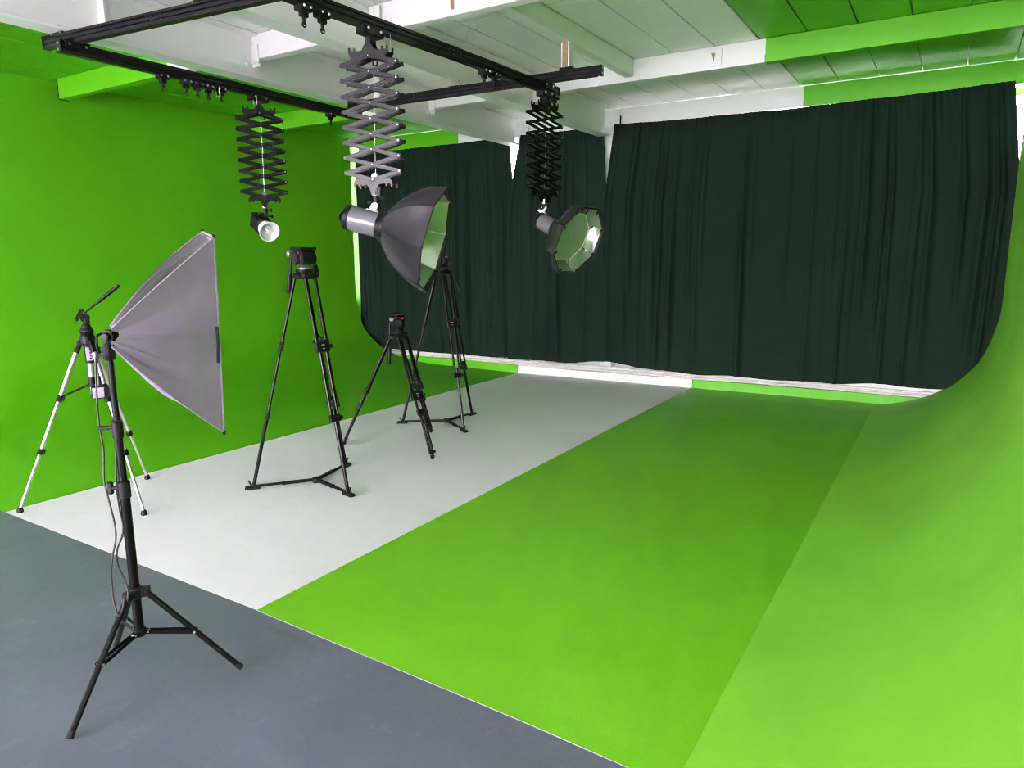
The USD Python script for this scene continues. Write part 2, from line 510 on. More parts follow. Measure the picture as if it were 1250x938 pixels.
def purlin(x0, x1, y, z0, m, label, t=.006):
    """A channel section along x: its web faces the camera, its flanges point to the back."""
    th = thing('cross_beam', label, 'beam', ((x0 + x1) / 2, y, z0))
    z1 = ZC - .003
    obj('web', rbox((x0, y, z0), (x1, y + .012, z1), .002), m, th, False)
    obj('bottom_flange', rbox((x0, y + .012, z0), (x1, y + .085, z0 + .010), .002), m, th, False)
    obj('top_flange', rbox((x0, y + .012, z1 - .010), (x1, y + .085, z1), .002), m, th, False)
    return th


p1_ = purlin(-7.62, -4.972, 3.83, 3.09, 'purlin_left_split', 'green cross beam with a cut end short of the left wall')
obj('end_plate', rbox((-7.632, 3.828, 3.085), (-7.62, 3.92, ZC - .004), .002), 'black_plastic', p1_, False, label='dark cut end')
purlin(-7.70, -4.972, 6.13, 3.09, 'purlin_left_split', 'green cross beam behind the left hanging scissor arm')
p3_ = purlin(-4.876, -3.73, 3.955, 3.095, 'white_paint', 'short white cross beam with bolted end between the two girders, nearer')
p4_ = purlin(-4.876, -3.73, 6.20, 3.095, 'white_paint', 'short white cross beam between the two girders, above the middle scissor arm')
for pp, yy in ((p3_, 3.955), (p4_, 6.20)):
    obj('cleat', rbox((-4.879, yy - .012, 3.06), (-4.80, yy, 3.2), .003), 'white_paint', pp, False)
    for dx in (.02, .055):
        for zz in (3.062, 3.035):
            obj('bolt', lathe_at([(0, 0), (.014, 0), (.014, .018), (.008, .028), (0, .028)], V(-4.86 + dx, yy + .0, zz + .012), (0, -1, -.3), 10), 'white_enamel', pp)
p5_ = purlin(-3.55, XR - .01, 3.97, 3.095, 'purlin_right_split', 'white cross beam with a bolted bracket at the top edge of the view')
obj('end_plate', rbox((-3.62, 3.945, 3.06), (-3.52, 3.957, ZC - .02), .003), 'white_paint', p5_, False)
obj('paint_scar', rbox((-2.93, 3.9665, 3.13), (-2.90, 3.97, 3.24), .001), 'bare_wood', p5_, False, label='bare strip where the paint has come off')
p6_ = purlin(-3.55, XR - .01, 6.245, 3.095, 'purlin_right_split', 'long cross beam painted white then green over the right stage')
obj('end_plate', rbox((-3.62, 6.21, 3.02), (-3.50, 6.225, ZC - .02), .003), 'white_paint', p6_, False)
obj('plate', [rbox((-1.93, 6.232, 3.12), (-1.80, 6.245, 3.25), .003)], 'white_paint', p6_, False)
obj('paint_scar', slab([(-.018, .035), (.018, .03), (.004, -.04)], 0, .002).apply_transform(np.array([[1, 0, 0, -1.87], [0, 0, -1, 6.232], [0, 1, 0, 3.19], [0, 0, 0, 1]])), 'bare_wood', p6_, False, label='dark bare triangle of chipped paint')
# the short joist between the two right-hand cross beams, the post that hangs from it
jo = obj('ceiling_joist', rbox((-2.67, 4.06, 3.13), (-2.585, 6.24, ZC - .003), .005), 'white_paint', None, False, label='white timber joist running into the long cross beam', cat='joist')
post = thing('timber_post', 'short wooden post with a bare brown face hanging from the ceiling to the rail', 'post', (-2.62, 5.03, 2.95))
obj('post_body', rbox((-2.655, 4.985, 2.955), (-2.585, 5.06, ZC - .003), .003), 'white_paint', post, False)
obj('bare_face', rbox((-2.643, 4.982, 2.957), (-2.597, 4.986, ZC - .01), .001), 'bare_wood', post, False, label='bare brown front face')

# the long rooflight over the foreground, with its glazing bars
rl = thing('window_4', None, None, (-3.45, -4.3, ZC), kind='structure')
for x in np.linspace(ROOF_X[0], ROOF_X[1], 9):
    obj('glazing_bar', rbox((x - .02, ROOF_Y[0], ZC), (x + .02, ROOF_Y[1], ZC + .08), .003), 'white_paint', rl, False)
xs_ = np.linspace(ROOF_X[0], ROOF_X[1], 9)
for xa, xb in zip(xs_[:-1], xs_[1:]):
    obj('pane', rbox((xa + .02, ROOF_Y[0], ZC + .05), (xb - .02, ROOF_Y[1], ZC + .058), .001), 'window_glass', rl, False)

# the back wall: sill wall, windows, header, piers
HDR_Y, GL_Y = 8.14, 8.34
wb = thing('wall_back', 'back wall with windows behind the curtains', None, kind='structure')
obj('sill_wall', rbox((-9.0, 8.27, -.12), (.60, 8.50, .86), .004), 'white_paint', wb, False)
obj('header', rbox((XL, HDR_Y, 3.072), (XR, HDR_Y + .03, ZC - .004), .003), 'header_split', wb, False, label='header board painted green and white')
obj('wall_infill', rbox((-9.0, 8.30, .86), (-7.86, 8.50, ZC), .004), 'white_paint', wb, False)
obj('wall_infill', rbox((.47, 8.30, .86), (.60, 8.50, ZC), .004), 'white_paint', wb, False)
obj('pier', rbox((-4.96, 8.14, .1), (-4.86, 8.32, 3.07), .004), 'white_paint', wb, False)
obj('pier', rbox((-3.74, 8.14, .1), (-3.58, 8.32, 3.07), .004), 'white_paint', wb, False)
obj('reveal', rbox((XL - .15, YB_L - .05, 0), (XL - .075, 8.34, ZC), .002), 'green_wall_dimmed', wb, False)
obj('reveal', rbox((XR + .02, YB_R, 0), (XR + .09, 8.34, ZC), .002), 'green_cove', wb, False)
spans = [(-7.86, -4.96), (-4.86, -3.74), (-3.58, .47)]
wn = 0
for (a, b) in spans:
    wn += 1
    w = thing(f'window_{wn}', None, None, ((a + b) / 2, GL_Y, .86), kind='structure')
    n = max(1, round((b - a) / 1.0))
    fr = [rbox((a, GL_Y - .03, .86), (b, GL_Y + .03, .93), .004), rbox((a, GL_Y - .03, 3.0), (b, GL_Y + .03, 3.07), .004)]
    for f in fr:
        obj('window_frame', f, 'white_paint', w, False)
    for i in range(n + 1):
        x = a + (b - a) * i / n
        obj('mullion', rbox((max(a, x - .025), GL_Y - .03, .93), (min(b, x + .025), GL_Y + .03, 3.0), .004), 'white_paint', w, False)
    for i in range(n):
        x0, x1 = a + (b - a) * i / n, a + (b - a) * (i + 1) / n
        obj('pane', rbox((x0 + .02, GL_Y - .004, .92), (x1 - .02, GL_Y + .004, 3.01), .001), 'window_glass', w, False)
        obj('transom', rbox((x0 + .02, GL_Y - .02, 2.35), (x1 - .02, GL_Y + .02, 2.39), .003), 'white_paint', w, False)

# kerb at the foot of the back wall and the ledge with pipes behind it
xs = np.linspace(-7.0, .1, 15)
front = [(x, back_y(x)) for x in xs]
kerb = obj('baseboard_back', slab(front + [(x, back_y(x) + .05) for x in xs[::-1]], 0, .098), 'curb_split', None, False, kind='structure', label='low kerb at the foot of the back wall, painted green, white and green')
ledge = thing('trim_1', 'rough white ledge in two steps under the curtains', None, (-3.5, 8.1, .1), kind='structure')
obj('ledge_step', slab([(x, back_y(x) + .05) for x in xs] + [(.1, 8.27), (-7.0, 8.27)], 0, .085), 'dirty_white', ledge, False)
obj('ledge_board', slab([(x, back_y(x) + .055) for x in xs] + [(x, back_y(x) + .075) for x in xs[::-1]], .085, .135), 'dirty_white', ledge, False)
obj('ledge_board', slab([(x, back_y(x) + .095 - .02 * (x > -1)) for x in xs] + [(x, back_y(x) + .11 - .02 * (x > -1)) for x in xs[::-1]],   .085, .148), 'white_paint', ledge, False)


def wall_pipe(z, off, r, label, x0=-7.3, x1=-.02):
    pts = [(x, min(back_y(x) + off, 8.25), z + .006 * math.sin(3.1 * x)) for x in np.linspace(x0, x1, 24)]
    t = thing('wall_pipe', label, 'pipe', pts[12])
    obj('pipe', tube(pts, r, 10), 'dirty_white', t, True)
    for x in np.arange(x0 + .6, x1, 1.35):
        y = min(back_y(x) + off, 8.25)
        obj('pipe_clip', tube([(x + (r + .004) * 0, y + (r + .003) * math.cos(a), z + (r + .003) * math.sin(a)) for a in np.linspace(-PI / 2, 1.5 * PI, 14)], .004, 6), 'dirty_white', t)
    return t


wall_pipe(.114, .038, .013, 'lower white painted pipe along the ledge below the curtains')
wall_pipe(.150, .083, .011, 'upper thin white painted pipe just under the curtain hems')

# ------------------------------------------------------------------ curtains
def curtain(x0, x1, ztop, zbot, y, label, seed, flare_l=0, flare_r=0, sag=.03):
    r = np.random.default_rng(seed)
    t = thing('curtain', label, 'curtain', ((x0 + x1) / 2, y, 0), None)
    W = x1 - x0
    nx, nz = int(W / .011), 56
    u = np.linspace(0, 1, nx)
    zt = ztop - sag * 4 * u * (1 - u)
    hem = np.interp(u, np.linspace(0, 1, len(zbot)), zbot) + .008 * np.sin(u * W * 9 + seed)
    X0 = x0 + W * u
    ridges = []
    x = x0 + .03
    while x < x1:
        ridges.append((x, r.uniform(.007, .022), r.uniform(.25, 1.0) ** 1.4 * .072, r.uniform(-.03, .03), r.uniform(.45, 1.0)))
        x += r.choice([.04, .07, .11, .2, .3], p=[.34, .3, .2, .1, .06]) * r.uniform(.7, 1.3)
    P = np.zeros((nz, nx, 3))
    vs = np.linspace(0, 1, nz) ** .9
    for i, v in enumerate(vs):
        z = zt + (hem - zt) * v
        xx = X0 + flare_l * (1 - u) ** 3 * (-1) * min(1, v * 3.1) + flare_r * u ** 3 * min(1, v * 3.1)
        d = .012 * np.sin(X0 * 5.1 + seed + .5 * v) + .008 * np.sin(X0 * 13 + 2 * seed + v)
        for (c, w, a, dr, full) in ridges:
            fade = 1 if v < full else max(0, 1 - (v - full) * 4)
            d += a * np.exp(-((X0 - c - dr * v) / (w * (1 + .8 * v))) ** 2) * min(1, .25 + v * 3) * fade
        top = np.exp(-(v / .03) ** 2)
        d += top * .010 * np.sin(X0 * 150 + 3 * np.sin(X0 * 17)) + .004 * np.sin(X0 * 95 + seed) * np.exp(-(v / .12) ** 2)
        d -= .010 * np.exp(-((v - .032) / .006) ** 2)
        if v > .72:
            d += .010 * (meshkit.noise(np.stack([X0 * 9, np.full(nx, v * 30), np.full(nx, seed)], -1), seed) - .5) * min(1, (v - .72) * 6)
        P[i, :, 0], P[i, :, 1], P[i, :, 2] = xx, y - d, z
    obj('cloth', sheet(P[:, ::-1], (0, -1, 0), .003), 'curtain', t, True)
    wire = [(x0 + W * q, y + .004, ztop - sag * 4 * q * (1 - q) - .03) for q in np.linspace(-.004, 1.004, 20)]
    obj('curtain_wire', tube(wire, .004, 6), 'black_metal', t)
    return t


CY = 8.075
curtain(-7.80, -5.06, 3.08, [.165, .15, .135, .15, .165, .17], CY + .005, 'dark green curtain at the far left beside the left wall', 3, flare_r=.10, sag=.015)
curtain(-4.855, -3.70, 3.075, [.168, .175, .19, .225], CY - .055, 'narrow dark green curtain, middle one of the three', 11, flare_l=.21, flare_r=.07, sag=.012)
curtain(-3.575, .33, 3.085, [.235, .195, .16, .17, .175, .175, .20, .22, .22, .24], CY, 'widest dark green curtain, over the right windows', 19, flare_l=.115, flare_r=.13, sag=.03)
for x, lab in ((-4.80, 'thin black upright hook above the middle curtain'), (-3.52, 'thin black upright hook above the right curtain')):
    h = thing('curtain_hook', lab, 'hook', (x, HDR_Y, 3.09))
    obj('hook_rod', rod((x, HDR_Y - .012, 3.06), (x, HDR_Y - .012, 3.19), .007), 'black_metal', h)
    obj('hook_foot', rod((x, HDR_Y - .012, 3.065), (x, CY, 3.055), .005), 'black_metal', h)

# ------------------------------------------------------------------ overhead rails
def rail_profile(w=.046, h=.072):
    a, b = w / 2, h / 2
    return [(-a, -b), (a, -b), (a, -b + .014), (a - .012, -b + .018), (a - .012, -.008), (a - .003, -.005), (a - .003, .005), (a - .012, .008), (a - .012, b - .018), (a, b - .014), (a, b),
            (-a, b), (-a, b - .014), (-a + .012, b - .018), (-a + .012, .008), (-a + .003, .005), (-a + .003, -.005), (-a + .012, -.008), (-a + .012, -b + .018), (-a, -b + .014)]


def rail(pts, z, label, splice=None, ends=(True, True), brackets=()):
    pts = [V(x, y, z) for x, y in pts]
    t = thing('ceiling_rail', label, 'rail', (pts[0] + pts[-1]) / 2)
    for a, b in zip(pts[:-1], pts[1:]):
        obj('track', extrude(rail_profile(), a, b - a), 'rail_black', t, False)
    for k, (e, nb) in enumerate(((pts[0], pts[1]), (pts[-1], pts[-2]))):
        if ends[k]:
            R = frame(nb - e)
            obj('end_cap', cbox((.050, .076, .006), .002, e, R), 'black_plastic', t, False)
            for s in (-.018, .018):
                c = e + R @ V(0, s, -.003)
                obj('bolt', lathe_at([(0, 0), (.008, 0), (.006, .005), (0, .006)], c, -(nb - e), 10), 'steel', t)
    if splice is not None:
        d = unit(pts[-1] - pts[0])
        side = unit(np.cross(d, (0, 0, 1)))
        c = V(splice[0], splice[1], z)
        for s in (-1, 1):
            for q in np.linspace(-.06, .06, 4):
                for zz in (-.012, .012):
                    obj('splice_screw', lathe_at([(0, 0), (.004, 0), (.003, .003), (0, .003)], c + d * q + side * s * .0205 + V(0, 0, zz), side * s, 6), 'steel', t)
    return t


def clamp_parts(t, c, d):
    """The plate and bolts that hold a rail against the one it crosses, or against a girder."""
    d = unit(d)
    s = unit(np.cross(d, (0, 0, 1)))
    R = np.stack([s, d, V(0, 0, 1)], 1)
    for k in (-1, 1):
        obj('clamp_plate', cbox((.010, .15, .05), .003, c + s * k * .032, R), 'black_metal', t, False)
        for q in (-.05, .05):
            obj('bolt', lathe_at([(0, 0), (.008, 0), (.006, .006), (0, .006)], c + s * k * .037 + d * q, s * k, 8), 'steel', t)
    obj('clamp_block', cbox((.06, .10, .03), .004, c + V(0, 0, .028), R), 'black_metal', t, False)


ZX, ZY = 2.900, 2.828
rf = rail([(-5.06, 2.50), (-2.35, 2.77)], ZX, 'black ceiling rail crossing the top left of the view', splice=(-4.02, 2.604))
rb = rail([(-4.82, 4.955), (-2.335, 5.03)], ZX, 'black ceiling rail crossing behind the scissor arms', splice=(-4.05, 4.978))
rl = rail([(-4.775, 2.43), (-4.775, 3.2), (-4.795, 5.06)], ZY, 'black ceiling rail running away along the left, with many trolleys')
rr = rail([(-2.905, 2.55), (-2.893, 2.83), (-2.836, 3.86), (-2.798, 5.20)], ZY, 'black ceiling rail running away on the right, slightly bent', splice=(-2.836, 3.86))
clamp_parts(rl, V(-4.775, 2.53, ZY + .02), V(0, 1, 0))
clamp_parts(rl, V(-4.79, 4.956, ZY + .02), V(0, 1, 0))
clamp_parts(rr, V(-2.90, 2.72, ZY + .02), V(0, 1, 0))
clamp_parts(rr, V(-2.803, 5.02, ZY + .02), V(0, 1, 0))
for t, x, y in ((rf, -4.90, 2.516), (rf, -3.64, 2.64), (rb, -4.77, 4.957), (rb, -3.64, 4.99)):
    obj('girder_clip', cbox((.13, .06, .014), .003, (x, y, ZX + .036)), 'black_metal', t, False)
    for s in (-.05, .05):
        obj('bolt', rod((x + s, y - .03, ZX + .03), (x + s, y - .03, ZX + .075), .006), 'steel', t)
obj('post_clip', cbox((.11, .06, .012), .003, (-2.62, 5.02, ZX + .047)), 'black_metal', rb, False)
# loose white clip on the end of the back rail
clip = thing('wire_clip', 'small white clip hanging under the end of the back rail', 'clip', (-2.36, 5.03, 2.80))
obj('clip_body', tube(smooth_path([(-2.36, 5.03, 2.863), (-2.355, 5.03, 2.83), (-2.375, 5.03, 2.80), (-2.395, 5.03, 2.805), (-2.385, 5.03, 2.835)], 6), .007, 8), 'white_enamel', clip)


def make_trolley(name, label, group):
    t = thing(name, label, 'trolley', (0, 0, 0), group)
    obj('carriage', cbox((.062, .075, .034), .005, (0, 0, -.008)), 'black_plastic', t, False)
    obj('shoulder', cbox((.03, .05, .03), .006, (0, 0, -.036)), 'black_plastic', t, False)
    obj('eye_bolt', [rod((0, 0, -.05), (0, 0, -.085), .009), tube([(0, .012 * math.cos(a), -.085 + .012 * math.sin(a)) for a in np.linspace(0, 2 * PI, 13)[:-1]], .004, 6, True)], 'black_metal', t)
    for s in (-.022, .022):
        for k in (-1, 1):
            obj('roller_pin', lathe_at([(0, 0), (.007, 0), (.005, .005), (0, .005)], V(k * .031, s, -.004), (k, 0, 0), 8), 'steel', t)
    return t


ZT = ZY - .036
first = None
troll = [(-4.775, 3.10, 'spare trolley on the left rail, nearest to the corner of the rails'), (-4.775, 3.275, 'spare trolley on the left rail, first of the row of four from the left'),
         (-4.777, 3.365, 'spare trolley on the left rail, second of the row of four'), (-4.778, 3.455, 'spare trolley on the left rail, third of the row of four'),
         (-4.779, 3.56, 'spare trolley on the left rail, last of the row of four, nearest the arm'), (-4.79, 4.68, 'spare trolley alone near the far end of the left rail'),
         (-2.897, 2.68, 'front trolley of the pair on the right rail at the top of the view'), (-2.893, 2.80, 'rear trolley of the pair on the right rail at the top of the view'),
         (-2.826, 4.20, 'front trolley of the pair half way along the right rail'), (-2.822, 4.32, 'rear trolley of the pair half way along the right rail'),
         (-2.799, 5.145, 'trolley at the far end of the right rail behind the scissor arm')]
for x, y, lab in troll:
    grp = 'spare trolleys on the ceiling rails'
    if first is None:
        first = make_trolley('rail_trolley', lab, grp)
        first.prim.GetAttribute('xformOp:translate').Set(Gf.Vec3d(x, y, ZT))
    else:
        dup(first, (x, y, ZT), 0, lab, grp)
# thin wire loops hanging from the trolleys
for x, y, lab in ((-4.755, 3.85, 'thin wire loop hanging from the left rail beside the scissor arm'), (-4.755, 3.52, 'thin wire loop under the row of trolleys'), (-2.845, 3.25, 'thin wire loop hanging from the right rail beside the middle scissor arm')):
    w = thing('wire_loop', lab, 'wire', (x, y, ZT))
    obj('loop', tube([(x - .02, y, ZT), (x - .02, y, ZT - .06), (x - .014, y, ZT - .068), (x + .014, y, ZT - .068), (x + .02, y, ZT - .06), (x + .02, y, ZT)], .0018, 5), 'steel', w)


# ------------------------------------------------------------------ scissor arms
def scissor_arm(x, y, ztop, zbot, n, w, ang, label, m, levels=8, sep=.07):
    """n: the way the front pair of bars faces. Two lattices of flat bars joined by pins, hung from a trolley plate."""
    t = thing('scissor_arm', label, 'scissor arm', (x, y, zbot), None)
    n = unit(V(*n, 0))
    a = V(-n[1], n[0], 0)                       # along the lattice
    o = V(x, y, 0)
    R = np.stack([a, n, V(0, 0, 1)], 1)
    # trolley, swivel and top bracket
    obj('trolley_plate', cbox((.07, .16, .045), .005, o + V(0, 0, ZT - .012)), 'black_metal', t, False)
    for s in (-.05, .05):
        for k in (-1, 1):
            obj('bolt', lathe_at([(0, 0), (.009, 0), (.007, .006), (0, .006)], o + V(k * .035, s, ZT - .005), (k, 0, 0), 8), 'steel', t)
    obj('swivel', [rod(o + V(0, 0, ZT - .03), o + V(0, 0, ZT - .06), .02), rod(o + V(0, 0, ZT - .05), o + V(0, 0, ztop + .03), .013), cbox((.035, .06, .03), .006, o + V(0, 0, ZT - .065), R)], 'black_metal', t)
    zb = ztop + .012
    horn = [(-.105, -.022), (.105, -.022), (.122, .004), (.122, .034), (.112, .034), (.110, .014), (.094, .014), (.090, .030), (.081, .030), (.078, .012), (.040, .016), (.017, .050), (.014, .080), (-.014, .080), (-.017, .050), (-.040, .016), (-.078, .012), (-.081, .030), (-.090, .030), (-.094, .014), (-.110, .014), (-.112, .034), (-.122, .034), (-.122, .004)]
    for s in (-1, 1):
        c = o + n * (s * sep / 2 - .002) + V(0, 0, zb)
        m3 = trimesh.creation.extrude_polygon(Polygon(horn), .004, engine='earcut')
        obj('top_bracket', place(m3, np.stack([a, V(0, 0, 1), np.cross(a, V(0, 0, 1))], 1), c), m, t, False)
        c = o + n * (s * sep / 2 - .002) + V(0, 0, zbot - .012)
        low = [(-x_, -y_ * .9) for x_, y_ in horn]
        m3 = trimesh.creation.extrude_polygon(Polygon(low), .004, engine='earcut')
        obj('bottom_bracket', place(m3, np.stack([a, V(0, 0, 1), np.cross(a, V(0, 0, 1))], 1), c), m, t, False)
    # lattice
    pitch = (ztop - zbot) / levels
    zc = [ztop - pitch * i for i in range(levels + 1)]        # centre pins
    for s in (-1, 1):
        off = n * s * sep / 2
        for i in range(levels):
            for sg in (-1, 1):
                zi = zc[i] - pitch / 2                         # end pin on side sg
                pend = o + a * sg * w / 2 + V(0, 0, zi) + off
                # the bar from this end up through the centre to the other side, or a half bar at the top
                up = o + off + (V(0, 0, zc[0]) if i == 0 else (-a * sg * w / 2 + V(0, 0, zc[i - 1] - pitch / 2)))
                lay = n * .0028 * sg
                L = np.linalg.norm(up - pend)
                d = unit(up - pend)
                Rb = np.stack([d, n, np.cross(d, n)], 1)
                b = obj('scissor_bar', cbox((L + .024, 0.0045, .022), .0015, (up + pend) / 2 + lay, Rb), m, t, False)
                obj('rivet', lathe_at([(0, 0), (.006, 0), (.0045, .004), (0, .005)], pend + lay + n * s * .002, n * s, 8), 'steel', b)
                if i == levels - 1:
                    lo = o + off + V(0, 0, zc[levels])
                    L = np.linalg.norm(lo - pend)
                    d = unit(lo - pend)
                    Rb = np.stack([d, n, np.cross(d, n)], 1)
                    obj('scissor_bar', cbox((L + .024, 0.0045, .022), .0015, (lo + pend) / 2 - lay, Rb), m, t, False)
    for i in range(levels + 1):
        c = o + V(0, 0, zc[i])
        obj('pivot_pin', rod(c - n * (sep / 2 + .007), c + n * (sep / 2 + .007), .004, n=8), 'steel', t)
        if i < levels:
            for sg in (-1, 1):
                e = c + a * sg * w / 2 - V(0, 0, pitch / 2)
                obj('pivot_pin', rod(e - n * (sep / 2 + .001), e + n * (sep / 2 + .001), .004, n=8), 'black_metal', t)
    obj('spring_drum', lathe_at([(0, -.016), (.020, -.016), (.023, -.012), (.023, .012), (.020, .016), (0, .016)], o + V(0, 0, zbot + .018), n, 20), 'grey_head', t)
    obj('lift_cable', tube([o + a * .012 + V(0, 0, ztop), o + a * .006 + V(0, 0, (ztop + zbot) / 2), o + V(0, 0, zbot + .03)], .0015, 5), 'steel', t)
    obj('stop_hook', tube([o + a * .01 + V(0, 0, ztop), o + a * .01 + V(0, 0, ztop - .045), o + a * .035 + V(0, 0, ztop - .045), o + a * .035 + V(0, 0, ztop)], .004, 6), m, t)
    # spigot, knobs
    zs = zbot - .085
    obj('spigot', [rod(o + V(0, 0, zbot - .05), o + V(0, 0, zs - .045), .012), rod(o + V(0, 0, zbot - .075), o + V(0, 0, zbot - .088), .024)], 'steel', t)
    obj('socket', rod(o + V(0, 0, zs), o + V(0, 0, zs - .05), .018), 'black_metal', t)
    k = o + V(0, 0, zs - .018)
    obj('lock_knob', [rod(k, k + a * .045, .006), lathe_at([(0, 0), (.014, 0), (.016, .006), (.014, .014), (0, .016)], k + a * .038 + n * .0, a, 10)], 'black_plastic', t)
    k = o + V(0, 0, zs - .035)
    obj('lock_knob', [rod(k, k - a * .04 - V(0, 0, .012), .005), cbox((.03, .010, .012), .003, k - a * .045 - V(0, 0, .004))], 'black_plastic', t)
    return t, o + V(0, 0, zs - .045), a, n


tocam = lambda x, y: unit(V(-x, -y, 0))


def facing(x, y, deg):
    """The way to the room's front corner at the camera, turned by deg."""
    d = tocam(x, y)
    c, s = math.cos(math.radians(deg)), math.sin(math.radians(deg))
    return (c * d[0] - s * d[1], s * d[0] + c * d[1])


A1 = scissor_arm(-4.778, 3.90, 2.668, 2.028, facing(-4.778, 3.90, 4), .335, 0, 'black scissor arm hanging from the left rail with a small spot head', 'black_metal')
A2 = scissor_arm(-2.876, 3.14, 2.652, 1.985, facing(-2.876, 3.14, -27), .335, 0, 'dark grey scissor arm in the middle, the largest, carrying an octagonal softbox', 'arm_satin')
A3 = scissor_arm(-2.801, 5.00, 2.675, 2.045, facing(-2.801, 5.00, 50), .335, 0, 'black scissor arm on the right seen edge-on in front of the curtains', 'black_metal')

# ------------------------------------------------------------------ flash heads and octagonal softboxes
def flash_head(c, n, hang, label, L=.20, r=.052, m='grey_head'):
    """A cylindrical flash head: c its middle, n the way it points, hang the point it hangs from."""
    n = unit(n)
    t = thing('flash_head', label, 'studio light', c)
    b0, b1 = c - n * L / 2, c + n * L / 2
    obj('barrel', lathe_at([(0, .03), (r, .03), (r + .001, .035), (r + .001, L - .03), (r, L - .025), (0, L - .025)], b0, n, 36), m, t)
    obj('rear_cap', lathe_at([(0, -.012), (r * .55, -.012), (r * .9, -.004), (r + .004, .006), (r + .005, .03), (r * .99, .034), (0, .034)], b0, n, 32), 'black_plastic', t)
    obj('front_ring', lathe_at([(r * .6, L - .028), (r + .005, L - .028), (r + .007, L - .02), (r + .007, L - .004), (r + .003, L), (r * .6, L)], b0, n, 32), 'black_plastic', t)
    R = frame(n)
    for k in range(10):
        a = .55 + k * .09
        e = R @ V(math.cos(a), math.sin(a), 0)
    up = unit(hang - c - n * ((hang - c) @ n))
    foot = c + up * (r - .004) + n * ((hang - c) @ n)
    side = unit(np.cross(n, up))
    RB = np.stack([n, side, up], 1)
    obj('mount_base', cbox((.075, .045, .016), .004, foot + up * .006, RB), 'white_enamel' if m == 'grey_head' else 'black_plastic', t, False)
    lug = [(-.02, 0), (.02, 0), (.02, .035)] + [(.02 * math.cos(q), .035 + .02 * math.sin(q)) for q in np.linspace(.3, PI - .3, 7)] + [(-.02, .035)]
    ln = trimesh.creation.extrude_polygon(Polygon(lug), .012, engine='earcut')
    obj('mount_lug', place(ln, np.stack([n, up, np.cross(n, up)], 1), foot + up * .012 - side * (-.006)), 'white_enamel' if m == 'grey_head' else 'black_plastic', t, False)
    obj('tilt_knob', lathe_at([(0, -.024), (.010, -.024), (.013, -.016), (.008, -.008), (.008, .010), (.012, .014), (0, .018)], foot + up * .047, side, 14), 'black_plastic', t)
    obj('mount_stem', rod(foot + up * .047, hang + V(0, 0, .015), .008), 'black_metal', t)
    obj('handle', tube(smooth_path([b0 + side * .01 + up * r * .7, b0 - n * .03 + up * .02, b0 - n * .03 - up * .02, b0 + side * .01 - up * r * .7], 6), .006, 8), 'black_plastic', t)
    return t, b1, up


